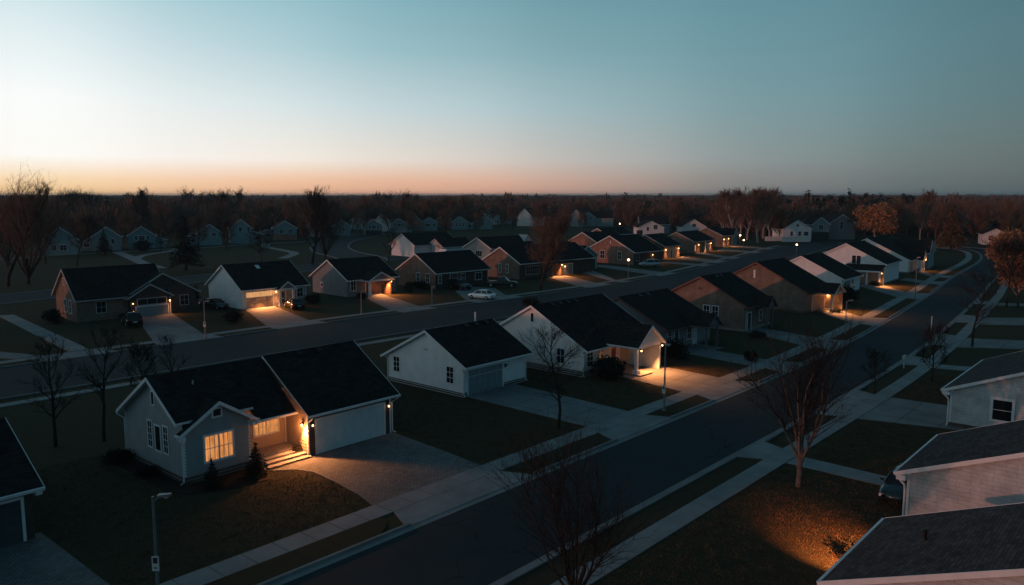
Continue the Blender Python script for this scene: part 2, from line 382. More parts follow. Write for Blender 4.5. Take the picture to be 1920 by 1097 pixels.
drive([(23.75, V0), (29.0, V0), (29.9, 1.98), (24.2, 1.98)])
drive([(36.9, V0), (43.6, V0), (44.6, -1.02), (38.7, -1.02)])
drive([(50.1, V0), (53.8, V0), (54.6, -4), (56.8, -4), (56.8, -1.02), (51.5, -1.02)])
drive([(63.6, -9.6), (69.0, -9.3), (71.5, -1.4), (67.5, -1.4)])
drive([(82.6, -8.3), (88.6, -7.7), (95, -1.4), (90, -1.4)])
drive([(113.2, -5.4), (120.8, -4.6), (130.6, 2.2), (130.6, 5.5), (126.8, 5.5)])
drive([(137.4, -2.5), (142.6, -1.9), (145, 2), (140.5, 2)]); drive([(151.4, -.9), (155.6, -.4), (164.4, 4.4), (160, 4.4)])
drive([(25.5, -23.65), (27.3, -23.65), (26.9, -31.5), (25.3, -31.5)], 'walk', name='garden_path')
drive([(38.2, -23.6), (46.2, -23.55), (46.6, -30), (40, -30)]); drive([(60.3, -23.2), (62.2, -23), (64, -28), (61.6, -28)], 'walk', name='garden_path')
drive([(73, -22.2), (79.8, -21.6), (83, -29), (77.5, -29.5)]); drive([(91.5, -20.8), (98, -20), (104, -27), (96, -27.5)]); drive([(112.4, -18.6), (115.6, -18.2), (119, -24), (116, -24.5)])

# back street: far kerb line, n points to its far side
BF = spline([(-80, 42.6), (-20, 42.3), (24, 41.7), (45, 41.0), (70, 39.4), (90, 38.6), (110, 39.2), (125, 40.4), (144, 43.6), (175, 49.4), (205, 55.4), (228, 58.8), (246, 60), (262, 57), (271, 46), (272, 30)])
BN = normals(BF)
band('back_street', BF, BN, -.2, -13.2, .012, 'asphalt', [i for i, p in enumerate(BF) if p.x < 232])
band('back_street', BF, BN, -.2, -13.0, .016, 'asphalt', [i for i, p in enumerate(BF) if p.x >= 229])
bd = [(7, 13.5), (18.3, 25), (32.2, 39.0), (51.2, 57.0), (65.2, 74.6), (92, 99.0), (103, 105.5), (118, 125), (143, 147.6), (152.6, 160), (167, 173), (189, 195.6), (206, 212), (226, 400)]
for r in runs(BF, bd): band('kerb', BF, BN, 0, -.2, .12, 'kerb', r, .12)
for r in runs(BF, [(a-.3, b+.3) for a, b in bd]): band('grass_verge', BF, BN, .02, 1.75, .05, 'strip', r, .05)
band('pavement', BF, BN, 1.8, 3.1, .045, 'walk', [i for i, p in enumerate(BF) if p.x < 226], seg=.035)
for a, b in bd[:-1]: sheet('driveway_apron', [off(BF, BN, a-.3, -.2), off(BF, BN, b+.3, -.2), off(BF, BN, b, 1.78), off(BF, BN, a, 1.78)], .04, 'walk', .04)
nb = [i for i, p in enumerate(BF) if p.x < 225]
for r in runs(BF, [(224, 400)]): band('kerb', BF, BN, -13.2, -13.4, .12, 'kerb', r, .12)
band('pavement', BF, BN, -14.9, -16.0, .045, 'walk', [i for i, p in enumerate(BF) if p.x < 210], seg=.035)
drive([(18.8, 44.9), (24.6, 44.7), (30.0, 63.9), (25.2, 64.1)]); drive([(32.6, 44.5), (38.6, 44.2), (43.0, 59.3), (38.4, 59.6)])
drive([(51.6, 43.8), (56.7, 43.4), (62.6, 59.2), (58.6, 59.4)]); drive([(65.8, 42.7), (74.2, 42.2), (80.5, 50.5), (79, 56), (72.5, 52)])
drive([(92.5, 41.7), (98.6, 41.8), (107, 56.2), (101.5, 56.3)]); drive([(103.4, 42.0), (105.2, 42.1), (122, 61), (116.5, 61)], 'walk', name='garden_path')
drive([(118.6, 43), (124.6, 43.5), (131, 62), (128, 66), (126.5, 62)]); drive([(143.4, 46.5), (147.4, 47.2), (149, 57), (145, 57)]); drive([(153, 48.4), (160, 49.6), (165, 61.4), (158.5, 61.4)])
drive([(167.5, 51), (172.6, 52), (181, 64.4), (176.5, 64.4)]); drive([(189.5, 55.2), (195.4, 56.3), (201, 68), (192, 66)]); drive([(206.4, 58.4), (212, 59.2), (217, 71), (210, 71)])
drive([(12.3, 45.4), (10.3, 45.4), (13.6, 79), (15.3, 78.4)], 'walk', name='garden_path'); drive([(5.4, 45.4), (7.8, 45.4), (2, 60), (-2, 60)])
# streets and paths behind the back houses
RS = spline([(-60, 84), (0, 92), (20, 97.5), (52, 103), (82, 107), (100, 112), (108, 124), (115, 142), (127, 162), (148, 186), (174, 206), (205, 225)])
band('rear_street', RS, normals(RS), 5.5, -5.5, .012, 'asphalt')
for s in (1, -1): band('kerb', RS, normals(RS), s*5.5, s*5.9, .1, 'kerb', h=.1)
RT = spline([(98, 111), (120, 117), (150, 128), (190, 140)]); band('rear_street', RT, normals(RT), 4.5, -4.5, .016, 'asphalt')
for s in (1, -1): band('kerb', RT, normals(RT), s*4.5, s*4.8, .1, 'kerb', h=.1)
P1 = spline([(75, 190), (68.4, 165), (63, 146), (60, 131)]); band('park_path', P1, normals(P1), 1.4, -1.4, .02, 'walk')
P2 = spline([(66, 158), (74, 171), (86, 181.5), (92, 189)]); band('park_path', P2, normals(P2), 1.1, -1.1, .024, 'walk')
P3 = spline([(40, 186), (70, 189), (90, 190), (100, 188.4), (119, 193), (127, 192), (142, 193)]); band('park_path', P3, normals(P3), 1.0, -1.0, .028, 'walk')
P4 = spline([(122, 190), (114, 176), (109.5, 160), (104.7, 147.3), (92.6, 134.3)]); band('park_path', P4, normals(P4), 1.3, -1.3, .032, 'walk')
drive([(-24, -8), (-7.6, -9.8), (-7.6, -.9), (-24, -.9)], 'paver')

# ------------------------------------------------------------------ houses
def clipz(poly, z0, z1):
    def half(P, z, keep):
        r = []
        for i in range(len(P)):
            a, b = P[i], P[(i+1) % len(P)]; ia, ib = keep(a[1], z), keep(b[1], z)
            if ia: r.append(a)
            if ia != ib: t = (z-a[1])/(b[1]-a[1]); r.append((a[0]+(b[0]-a[0])*t, z))
        return r
    P = half(poly, z0, lambda p, q: p >= q)
    return half(P, z1, lambda p, q: p <= q) if P else P
def wallface(mb, face, c, poly, lap, m=0):
    # face: F (normal -Y, outline in x,z), K (normal +Y), L (normal -X, outline in y,z), Q (normal +X)
    def p3(s, z, o):
        return {'F': (s, c-o, z), 'K': (s, c+o, z), 'L': (c-o, s, z), 'Q': (c+o, s, z)}[face]
    fl = face in 'LK'; LT = .042; lap = .19 if lap else 0
    if not lap:
        pts = [p3(s, z, 0) for s, z in poly]; mb.poly(pts[::-1] if fl else pts, m); return
    zs = [z for s, z in poly]; z = min(zs)
    while z < max(zs)-1e-4:
        q = clipz(poly, z, z+lap)
        if len(q) > 2:
            pts = [p3(s, zz, LT*(1-(zz-z)/lap)) for s, zz in q]; mb.poly(pts[::-1] if fl else pts, m)
            bt = [s for s, zz in q if abs(zz-z) < 1e-6]
            if len(bt) > 1:
                a, b = min(bt), max(bt); pts = [p3(a, z, 0), p3(b, z, 0), p3(b, z, LT), p3(a, z, LT)]; mb.poly(pts, m)
        z += lap
class Prof:             # roof outline across the ridge
    def __init__(s, yf, zf, yr, zr, yb, zb): s.p = ((yf, zf), (yr, zr), (yb, zb))
    def z(s, y):
        (a, za), (r, zr), (b, zb) = s.p
        return za+(zr-za)*(y-a)/(r-a) if y < r else zr+(zb-zr)*(y-r)/(b-r)
def block(h, x0, x1, y0, y1, pr, walls, roofmat='roof', lap=.15, rk=.32, trim='trim', faces='FLQK', axis='x', rx0=None, rx1=None, roof=True, gut=True, zbase=0., ends='LQ'):
    # axis x: ridge along local X, pr across Y.  axis y: ridge along Y, pr across X (x0,x1 run along Y then)
    sw = (lambda p: p) if axis == 'x' else (lambda p: (p[1], p[0], p[2]))
    wb = MB(); top = lambda y: pr.z(y)-.1
    for f in faces:
        if f in 'FK':
            y = y0 if f == 'F' else y1; poly = [(x0, zbase), (x1, zbase), (x1, top(y)), (x0, top(y))]
        else:
            poly = [(y0, zbase), (y1, zbase), (y1, top(y1)), (pr.p[1][0], top(pr.p[1][0])), (y0, top(y0))]
        ff = f if axis == 'x' else {'F': 'L', 'K': 'Q', 'L': 'F', 'Q': 'K'}[f]
        wallface(wb, ff, {'F': y0, 'K': y1, 'L': x0, 'Q': x1}[f], poly, lap)
    if walls and wb.v: wb.build('wall', walls, h)
    if not roof: return
    a = (x0-rk) if rx0 is None else rx0; b = (x1+rk) if rx1 is None else rx1
    rb = MB(); T = .13; P = pr.p
    for i in (0, 1):
        (ya, za), (yb, zb) = P[i], P[i+1]
        rb.poly([sw((a, ya, za)), sw((b, ya, za)), sw((b, yb, zb)), sw((a, yb, zb))], 0)
        rb.poly([sw((a, yb, zb-T)), sw((b, yb, zb-T)), sw((b, ya, za-T)), sw((a, ya, za-T))], 1)
        for x in (a, b): rb.poly([sw((x, ya, za)), sw((x, yb, zb)), sw((x, yb, zb-T)), sw((x, ya, za-T))], 1)
    for y, z in (P[0], P[2]): rb.poly([sw((a, y, z)), sw((b, y, z)), sw((b, y, z-T)), sw((a, y, z-T))], 1)
    # ridge cap
    y, z = P[1]; rb.prism([sw((a+.02, y-.14, pr.z(y-.14)+.012)), sw((a+.02, y, z+.035)), sw((a+.02, y+.14, pr.z(y+.14)+.012))], sw((b-a-.04, 0, 0)), 0)
    rb.build('roof', [roofmat, trim], h)
    for x, e, nm in ((a, -.035, 'L'), (b, .035, 'Q')):
        if nm not in ends: continue
        fb = MB()
        for i in (0, 1):
            (ya, za), (yb, zb) = P[i], P[i+1]
            fb.prism([sw((x, ya, za+.015)), sw((x, yb, zb+.015)), sw((x, yb, zb-.2)), sw((x, ya, za-.2))], sw((e, 0, 0)))
        fb.build('fascia', trim, h)
    if gut:
        for k, (y, z) in enumerate((P[0], P[2])):
            s = -1 if k == 0 else 1; gb = MB()
            gb.prism([sw((a-.03, y+s*.003, z-.16)), sw((a-.03, y+s*.08, z-.15)), sw((a-.03, y+s*.12, z-.02)), sw((a-.03, y+s*.003, z-.02))], sw((b-a+.06, 0, 0)))
            gb.build('gutter', trim, h)
def fpt(face, c, s, z, o): return {'F': (s, c-o, z), 'K': (s, c+o, z), 'L': (c-o, s, z), 'Q': (c+o, s, z)}[face]
def fbox(mb, face, c, s0, s1, z0, z1, o0, o1, m=0): mb.box(fpt(face, c, s0, z0, o0), fpt(face, c, s1, z1, o1), m)
def window(h, face, c, s, z, w, hh, lit=None, cols=2, rows=2, t=.09, trim='trim', mull=0):
    b = MB(); s0, s1, z0, z1 = s-w/2, s+w/2, z, z+hh
    fbox(b, face, c, s0-t, s1+t, z0-t, z0, .0, .065); fbox(b, face, c, s0-t, s1+t, z1, z1+t, .0, .065)
    fbox(b, face, c, s0-t, s0, z0, z1, .0, .06); fbox(b, face, c, s1, s1+t, z0, z1, .0, .06)
    for i in range(1, mull+1):
        q = s0+w*i/(mull+1); fbox(b, face, c, q-.05, q+.05, z0, z1, .0, .055)
    for i in range(1, cols):
        q = s0+w*i/cols; fbox(b, face, c, q-.02, q+.02, z0, z1, .0, .052)
    for i in range(1, rows):
        q = z0+hh*i/rows; fbox(b, face, c, s0, s1, q-.02, q+.02, .0, .050)
    o = b.build('window', trim, h)
    p = MB(); fbox(p, face, c, s0, s1, z0, z1, .0, .045); pb = p.build('pane', lit or 'glass', o)
    return o
def garage_door(h, face, c, s0, s1, z1, m='door_white', rows=4, cols=8, lit=False, z0=.0):
    b = MB(); fbox(b, face, c, s0, s1, z0, z1, .0, .034); dz = (z1-z0)/rows; ds = (s1-s0)/cols
    for i in range(rows):
        for j in range(cols):
            if lit and i == rows-1: continue
            fbox(b, face, c, s0+ds*j+.06, s0+ds*(j+1)-.06, z0+dz*i+.045, z0+dz*(i+1)-.045, .022, .055)
    o = b.build('garage_door', m, h)
    if lit:
        p = MB()
        for j in range(cols): fbox(p, face, c, s0+ds*j+.02, s0+ds*(j+1)-.02, z1-dz+.03, z1-.03, .0345, .05)
        p.build('pane', 'panel_lit', o)
    f = MB(); fbox(f, face, c, s0-.13, s0, 0, z1+.13, .0, .07); fbox(f, face, c, s1, s1+.13, 0, z1+.13, .0, .07); fbox(f, face, c, s0, s1, z1, z1+.13, .0, .067)
    f.build('door_frame', 'trim', o); return o
def door(h, face, c, s0, s1, z1, m='door_dark', z0=.0):
    b = MB(); fbox(b, face, c, s0, s1, z0, z1, .0, .03)
    for k in (0, 1): fbox(b, face, c, s0+.14, s1-.14, z0+.15+k*1.0, z0+.95+k*.95, .03, .042)
    o = b.build('door', m, h); f = MB()
    fbox(f, face, c, s0-.1, s0, z0, z1+.1, .0, .06); fbox(f, face, c, s1, s1+.1, z0, z1+.1, .0, .06); fbox(f, face, c, s0, s1, z1, z1+.1, .0, .058)
    f.build('door_frame', 'trim', o); k = MB(); k.ball(fpt(face, c, s0+.1, z0+1.0, .07), .035); k.build('handle', 'metal', o); return o
LWARM = (1., .335, .10)
def point(parent, loc, e, r=.06, col=LWARM, spot=None):
    l = bpy.data.lights.new('lamp_light', 'SPOT' if spot else 'POINT'); l.energy = e; l.color = col; l.shadow_soft_size = r
    if spot: l.spot_size = R(spot); l.spot_blend = .6
    o = bpy.data.objects.new('lamp_light', l); C.objects.link(o); o.parent = parent; o.location = loc; return o
def down(h, loc, e):
    l = point(h, loc, e, spot=124); l.rotation_euler = Vector((0, -.56, -.83)).to_track_quat('-Z', 'Y').to_euler(); return l
def wall_lamp(h, face, c, s, z, e, bulb='bulb', size=1., aim=None, cone=128, col=LWARM):
    b = MB(); q = size; fbox(b, face, c, s-.06*q, s+.06*q, z-.1*q, z+.16*q, .0, .03); fbox(b, face, c, s-.02, s+.02, z+.13*q, z+.17*q, .03, .14)
    fbox(b, face, c, s-.09*q, s+.09*q, z+.09*q, z+.13*q, .05, .23*q+.02); o = b.build('wall_lamp', 'dark_metal', h)
    u = MB(); u.ball(fpt(face, c, s, z-.02*q, .14), .06*q, n=8, k=6, sz=1.2); u.build('bulb', bulb, o)
    if e:
        d = Vector(fpt(face, 0, 0, -.83, .56)) if aim is None else Vector(aim)
        l = point(h, fpt(face, c, s, z-.08, .34), e, spot=cone, col=col); l.rotation_euler = d.to_track_quat('-Z', 'Y').to_euler()
        point(h, fpt(face, c, s, z-.08, .40), min(e*.05, 22) if aim is None else 70 if face == 'L' else 10)
    return o
def downspout(h, x, y, ztop, dx, dy, yo=.5, trim='trim'):
    b = MB(); b.tube([(x+dx*yo, y+dy*yo, ztop-.12), (x+dx*yo, y+dy*yo, ztop-.25), (x+dx*.07, y+dy*.07, ztop-.55), (x+dx*.07, y+dy*.07, .15), (x+dx*.25, y+dy*.25, .06)], .045, 6); b.build('downspout', trim, h)
def corner(h, pts, z1, trim='trim'):
    for x, y, zt in [(p+(z1,))[:3] for p in pts]:
        b = MB(); b.box((x-.032, y-.032, .02), (x+.09, y+.09, zt)); b.build('corner_board', trim, h)
def found(h, x0, x1, y0, y1, z=.3, m='found'):
    b = MB(); b.box((x0-.035, y0-.035, -.05), (x1+.035, y1+.035, z)); b.build('foundation', m, h)
def vent(h, x, y, pr):
    z = pr.z(y); b = MB(); b.prism([(x-.2, y-.2, pr.z(y-.2)), (x+.2, y-.2, pr.z(y-.2)), (x+.2, y-.2, pr.z(y-.2)+.14), (x-.2, y-.2, pr.z(y-.2)+.14)], (0, .4, (pr.z(y+.2)-pr.z(y-.2)))); b.build('roof_vent', 'dark_metal', h)
def pipe(h, x, y, z, hh, r=.05, m='trim_dull'):
    b = MB(); b.tube([(x, y, z-.1), (x, y, z+hh)], r, 8); b.tube([(x, y, z-.08), (x, y, z+.08)], [r*2.2, r*1.1], 8); b.build('vent_pipe', m, h)
def post(h, x, y, z1, m='trim', w=.14, base=True):
    b = MB(); b.box((x-w, y-w, .06), (x+w, y+w, z1))
    if base: b.box((x-w*1.7, y-w*1.7, 0), (x+w*1.7, y+w*1.7, .5))
    b.box((x-w*1.35, y-w*1.35, z1-.16), (x+w*1.35, y+w*1.35, z1-.02)); b.build('post', m, h)
def portico(h, x0, x1, y0, y1, ze, zr, wall='side_grey', back=4., trim='trim', posts=(1, 1), roofm='roof_wing', pw=.14):
    """open front gable on posts; roof runs back into the main roof"""
    xr = (x0+x1)/2; pr = Prof(x0-.3, ze-.12, xr, zr, x1+.3, ze-.12)
    block(h, y0, back, x0, x1, pr, None, roofm, axis='y', rk=.3, trim=trim, rx1=back, ends='L')
    b = MB(); wallface(b, 'F', y0, [(x0, ze-.02), (x1, ze-.02), (xr, zr-.12)], .15); b.build('gable', wall, h)
    b = MB(); b.box((x0-.05, y0-.03, ze-.32), (x1+.05, y0+.12, ze-.02))
    for x in (x0, x1): b.box((x-.06, y0+.12, ze-.32), (x+.06, y1, ze-.02))
    b.build('beam', trim, h)
    if posts[0]: post(h, x0+.14, y0+.16, ze-.3, trim, pw, pw > .1)
    if posts[1]: post(h, x1-.14, y0+.16, ze-.3, trim, pw, pw > .1)

ROWA = 'houses along the near side of the front street'; ROWB = 'houses along the far side of the back street'
# --- the big lit house in front
h = thing('house', 'blue-grey foreground house with two lit windows, lit porch and wide white garage door', 'house', (0, 0, 0), 0, ROWA)
pm = Prof(-.32, 2.78, 3.4, 5.63, 7.75, 2.93); pm2 = Prof(.05, 3.55, 3.4, 5.63, 7.75, 2.93)
block(h, 0, 4.3, 0, 7.3, pm2, 'side_grey', faces='LK', rx1=4.35, rx0=-.36, ends='L', gut=False)
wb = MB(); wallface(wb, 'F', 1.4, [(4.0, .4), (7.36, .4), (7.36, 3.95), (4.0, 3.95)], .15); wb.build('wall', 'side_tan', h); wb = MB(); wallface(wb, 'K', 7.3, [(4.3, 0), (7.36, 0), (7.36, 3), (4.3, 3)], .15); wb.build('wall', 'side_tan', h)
block(h, 4.35, 7.0, 1.4, 7.3, pm, None, rx0=4.35, rx1=7.05, ends='')
pw = Prof(-.36, 2.93, 2.02, 4.42, 4.40, 2.93)
block(h, 0, 1.45, 0, 4.05, pw, 'side_grey', 'roof_wing', faces='LK', axis='y', rx0=-.38, rx1=.1, ends='L')
block(h, .1, 3.2, 0, 4.05, Prof(.0, 3.153, 2.02, 4.42, 4.40, 2.93), None, 'roof_wing', axis='y', rx0=.1, rx1=3.2, ends='', gut=False)
for s in (-.30, 4.06):
    bx = MB(); bx.box((s, -.34, 2.55), (s+.3, .0, 2.80)); bx.build('soffit_box', 'trim', h)
pg = Prof(-1.62, 2.72, 3.25, 5.76, 8.0, 2.8)
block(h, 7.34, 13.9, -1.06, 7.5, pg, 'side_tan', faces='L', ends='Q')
wb = MB(); wallface(wb, 'Q', 13.9, [(-1.06, 0), (7.5, 0), (7.5, 2.9), (3.25, 5.6), (-1.06, 2.9)], .15); wallface(wb, 'K', 7.5, [(7.34, 0), (13.9, 0), (13.9, 3), (7.34, 3)], .15); wb.build('wall', 'side_grey', h)
wb = MB(); wallface(wb, 'F', -1.06, [(7.34, 0), (13.9, 0), (13.9, 2.98), (7.34, 2.98)], 0); wb.build('wall', 'brick_dark', h)
found(h, 0, 4.05, 0, 7.3, .42); found(h, 7.34, 13.9, -1.0, 7.45, .1)
garage_door(h, 'F', -1.06, 7.95, 13.25, 2.15, 'door_white', 4, 8)
for y, ww in ((2.02, .48), (3.0, .62), (3.98, .48)): window(h, 'L', 0, y, 1.35 if ww > .5 else 1.4, ww, 1.42 if ww > .5 else 1.5, None, 1 if ww > .5 else 2, 1 if ww > .5 else 4, t=.1)
window(h, 'L', 0, 3.42, 4.0, .3, .72, None, 1, 1); window(h, 'F', 0, 2.02, 3.52, .46, .40, None, 1, 1)
window(h, 'F', 0, 2.06, 1.02, 1.66, 1.42, 'win_lit', 6, 2, t=.13, mull=1); window(h, 'F', 1.4, 5.95, 1.32, 1.62, .86, 'win_lit', 6, 2, t=.11, mull=1)
corner(h, [(0, 0), (3.96, 0), (0, 7.2)], 2.9); corner(h, [(7.3, 1.33, 3.2)], 3.2); corner(h, [(13.8, -1.06)], 2.8); corner(h, [(7.3, -1.1)], 2.75)
b = MB(); b.box((4.09, -.05, -.05), (7.30, 1.4, .45)); 
for k in range(3): b.box((4.09, -.05-.42*(k+1), -.05), (7.30, -.05-.42*k, .45-.12*(k+1)))
b.build('porch_step', 'stone', h)
wall_lamp(h, 'L', 7.34, -.62, 1.95, 1700, 'bulb', 1., (-.1, -.66, -.75), 140); wall_lamp(h, 'F', -1.06, 7.6, 1.95, 9, 'bulb_soft'); wall_lamp(h, 'F', -1.06, 13.62, 1.95, 5, 'bulb_soft')
downspout(h, 0, 7.3, 3.0, -1, .6, .4); downspout(h, 0, 0, 2.9, -1, 0, .35); downspout(h, 7.34, -1.06, 2.7, 0, -1, .5); downspout(h, 13.9, -1.06, 2.7, .8, -1, .4)
vent(h, 4.6, 2.95, pm); pipe(h, 1.9, 2.4, pm.z(2.4), .35); vent(h, 9.5, 2.9, pg); vent(h, 11.1, 2.9, pg)
sheet('mulch_bed', [(-1.1, 7.6), (-1.2, -.3), (-.6, -1.6), (1.5, -2.6), (3.6, -2.8), (4.05, -1.5), (4.05, -.2), (0, -.05), (0, 7.6)], .03, 'mulch', .03)
# --- white gabled house with grey garage
h = thing('house', 'small white gabled house with a closed grey garage door and no lights on', 'house', (23.9, 2.0, 0), 0, ROWA)
p = Prof(-.6, 2.5, 4.1, 4.98, 9.7, 2.2)
block(h, 0, 7.6, 0, 9.1, p, 'side_white'); found(h, 0, 7.6, 0, 9.1, .32)
garage_door(h, 'F', 0, .55, 4.6, 2.05, 'door_grey', 4, 6); window(h, 'L', 0, 8.0, .95, .72, 1.25, None, 2, 3); window(h, 'L', 0, 1.45, .95, .74, 1.3, None, 2, 3)
corner(h, [(0, 0), (7.52, 0)], 2.45); downspout(h, 0, 0, 2.5, 0, -1); downspout(h, 7.6, 0, 2.5, 0, -1); downspout(h, 0, 9.1, 2.5, -1, .6, .3)
for x in (4.2, 5.4, 6.7): vent(h, x, 3.7, p)
pipe(h, 6.1, 4.5, 4.75, 1.0, .08, 'trim'); wall_lamp(h, 'F', 0, 4.95, 1.75, 0, 'glass', 1.2)
b = MB(); fbox(b, 'L', 0, 4.0, 4.5, 3.25, 3.4, .0, .04); b.build('gable_vent', 'trim_dull', h)
# --- cream house with lit portico
h = thing('house', 'cream house with a lit portico, red front door and dark roof between two unlit houses', 'house', (35.9, -1.0, 0), 0, ROWA)
p = Prof(-.65, 2.42, 5.8, 5.9, 12.2, 2.4)
block(h, 0, 10.9, 0, 11.6, p, 'side_cream'); found(h, 0, 10.9, 0, 11.6, .5, 'found')
window(h, 'L', 0, 2.5, .95, .8, 1.3, None, 2, 2); window(h, 'L', 0, 5.85, 4.35, .34, .8, None, 1, 1)
for x in (.95, 2.65): window(h, 'F', 0, x, .9, .82, 1.25, None, 2, 3)
portico(h, 3.4, 7.4, -3.4, 0, 2.72, 4.35, 'side_white', 3.6, posts=(1, 0)); b = MB(); b.box((7.22, -3.36, 0), (7.42, 0, 2.42)); b.build('porch_wall', 'side_white', h)
door(h, 'F', 0, 4.25, 5.1, 2.2, 'door_red'); garage_door(h, 'F', 0, 5.6, 7.2, 2.15, 'door_tan', 4, 3)
b = MB(); b.box((3.2, -3.9, -.02), (5.3, 0, .16)); b.build('porch_step', 'stone', h)
wall_lamp(h, 'F', -3.46, 3.75, 2.28, 39); down(h, (5.6, -3.2, 2.3), 3000); wall_lamp(h, 'F', -3.46, 7.3, 2.28, 150)
downspout(h, 0, 0, 2.5, -.4, -1); corner(h, [(0, 0)], 2.5)
for x in (2.4, 3.6, 4.8, 6.0): vent(h, x, 5.35, p)
pipe(h, 4.6, 3.2, p.z(3.2), .35, .06, 'dark_metal'); pipe(h, 2.6, 2.4, p.z(2.4), .35, .06, 'dark_metal')
# --- dark roofed house with unlit portico
h = thing('house', 'dark-roofed house with brown rake boards and an unlit porch gable, beside the cream house', 'house', (49.8, -1.0, 0), 0, ROWA)
p = Prof(-.6, 2.42, 5.6, 5.35, 11.6, 2.5)
block(h, 0, 9.6, 0, 11, p, 'side_dark', trim='trim_brown'); found(h, 0, 9.6, 0, 11)
portico(h, 4.4, 7.0, -2.4, 0, 2.6, 3.7, 'side_dark', 3., 'trim_slate', pw=.10); window(h, 'F', 0, .9, .5, .7, 1.7, None, 2, 3); door(h, 'F', 0, 1.9, 2.7, 2.1, 'door_dark')
window(h, 'F', 0, 4.9, .9, .8, 1.2, None, 2, 2); door(h, 'F', 0, 5.7, 6.5, 2.1, 'door_white'); vent(h, 3.4, 5.1, p); vent(h, 5.0, 5.1, p)
downspout(h, 0, 0, 2.5, 0, -1, .5, 'trim_dull')
# --- brick houses
h = thing('house', 'brown brick house with two white windows in its gable and an unlit porch', 'house', (67.3, -1.3, 0), 0, ROWA)
p = Prof(-.6, 2.95, 5.7, 6.2, 12.2, 2.9)
block(h, 0, 7.3, 0, 11.6, p, 'brick_brown', lap=0, trim='trim_brown'); found(h, 0, 7.3, 0, 11.6, .3, 'stone')
for y in (3.7, 4.85): window(h, 'L', 0, y, 1.5, .75, 1.2, None, 2, 2)
b = MB(); fbox(b, 'L', 0, 5.5, 6.0, 4.6, 4.85, 0, .04); b.build('gable_vent', 'dark_metal', h)
portico(h, 3.0, 5.0, -1.5, 0, 2.85, 4.0, 'side_dark', 3., 'trim_slate', pw=.06); door(h, 'F', 0, .9, 1.8, 2.1); b = MB(); fbox(b, 'F', 0, .3, .6, 0, 2.5, 0, .06); b.build('trim_board', 'trim_dull', h)
window(h, 'F', 0, 4.5, .9, .7, 1.2, None, 2, 2); vent(h, 3, 5.2, p); vent(h, 4.2, 5.2, p); pipe(h, 2.6, 3.4, p.z(3.4), .35, .06, 'dark_metal')
h = thing('house', 'long brown brick house with a narrow white gable slit and a lit porch', 'house', (86.4, -1.2, 0), 0, ROWA)
p = Prof(-.6, 2.72, 7.1, 6.65, 14.6, 2.7)
block(h, 0, 9.0, 0, 14.0, p, 'brick_brown', lap=0, trim='trim_brown'); found(h, 0, 9, 0, 14)
b = MB(); fbox(b, 'L', 0, 7.3, 7.55, 4.4, 5.5, 0, .05); b.build('gable_vent', 'trim', h)
portico(h, 3.4, 7.2, -2.4, 0, 2.7, 3.85, 'side_dark', 3., 'trim_dull', (1, 0)); garage_door(h, 'F', 0, 2.3, 6.9, 2.15, 'door_tan', 4, 5); wall_lamp(h, 'F', 0, 7.05, 2.1, 270); down(h, (4.8, -2.0, 2.3), 2400); down(h, (3.2, -3.0, 2.5), 900)
b = MB(); b.box((7.1, -2.4, 0), (7.22, 0, 2.6)); b.build('porch_wall', 'side_tan', h)
# --- white ones up the street
h = thing('house', 'white gabled house with a plain windowless gable, next after the brick houses', 'house', (109.6, 2.0, 0), R(2), ROWA)
p = Prof(-.5, 2.6, 6.6, 6.05, 13.6, 2.6)
block(h, 0, 9.6, 0, 13, p, 'side_white', trim='trim'); found(h, 0, 9.6, 0, 13, .25); window(h, 'F', 0, 5.5, .9, .9, 1.2); garage_door(h, 'F', 0, 1.0, 4.2, 2.1, 'door_grey', 4, 5); downspout(h, 0, 0, 2.6, 0, -1)
h = thing('house', 'tall white house with a double gable window and a lit lean-to carport', 'house', (130.9, 2.0, 0), R(3), ROWA)
p = Prof(-.5, 3.6, 6.6, 7.15, 13.6, 3.6)
block(h, 0, 11.5, 0, 13, p, 'side_white'); found(h, 0, 11.5, 0, 13, .25); window(h, 'L', 0, 4.75, 3.5, 1.5, 1.45, None, 2, 1, mull=1)
b = MB(); b.prism([(-3.4, -.3, 2.45), (0, -.3, 3.35), (0, -.3, 3.5), (-3.4, -.3, 2.6)], (0, 6.6, 0)); b.build('carport_roof', 'roof', h)
b = MB(); b.box((-3.46, -.34, 2.36), (-3.4, 6.34, 2.62)); b.build('fascia', 'trim', h)
for y in (-.1, 2.0, 4.1, 6.1): post(h, -3.1, y, 2.5, 'trim', .13, False)
b = MB(); wallface(b, 'L', -.05, [(0, 0), (6.2, 0), (6.2, 3.2), (0, 3.2)], 0); b.build('wall', 'side_tan', h); garage_door(h, 'L', -.06, .6, 4.2, 2.1, 'door_tan', 4, 4)
down(h, (-1.9, .6, 2.3), 420); down(h, (-3.6, -.6, 2.2), 2300); wall_lamp(h, 'L', -.05, .25, 2.0, 0); downspout(h, 0, 0, 3.6, 0, -1)
h = thing('house', 'big dark-roofed house ending the row, with small front gables and two porch lamps', 'house', (156.1, 4.6, 0), R(4), ROWA)
p = Prof(-.5, 2.6, 8.2, 6.9, 17, 2.6)
block(h, 0, 20, 0, 16.4, p, 'side_white', trim='trim'); found(h, 0, 20, 0, 16.4, .25)
portico(h, 5.4, 8.2, -1.6, 0, 2.5, 4.3, 'side_teal', 3.); garage_door(h, 'F', 0, 1.2, 4.6, 2.1, 'door_tan', 4, 4); wall_lamp(h, 'F', -1.66, 5.7, 2.25, 338); wall_lamp(h, 'F', -1.66, 8.0, 2.3, 304); door(h, 'F', 0, 6.3, 7.2, 2.1)
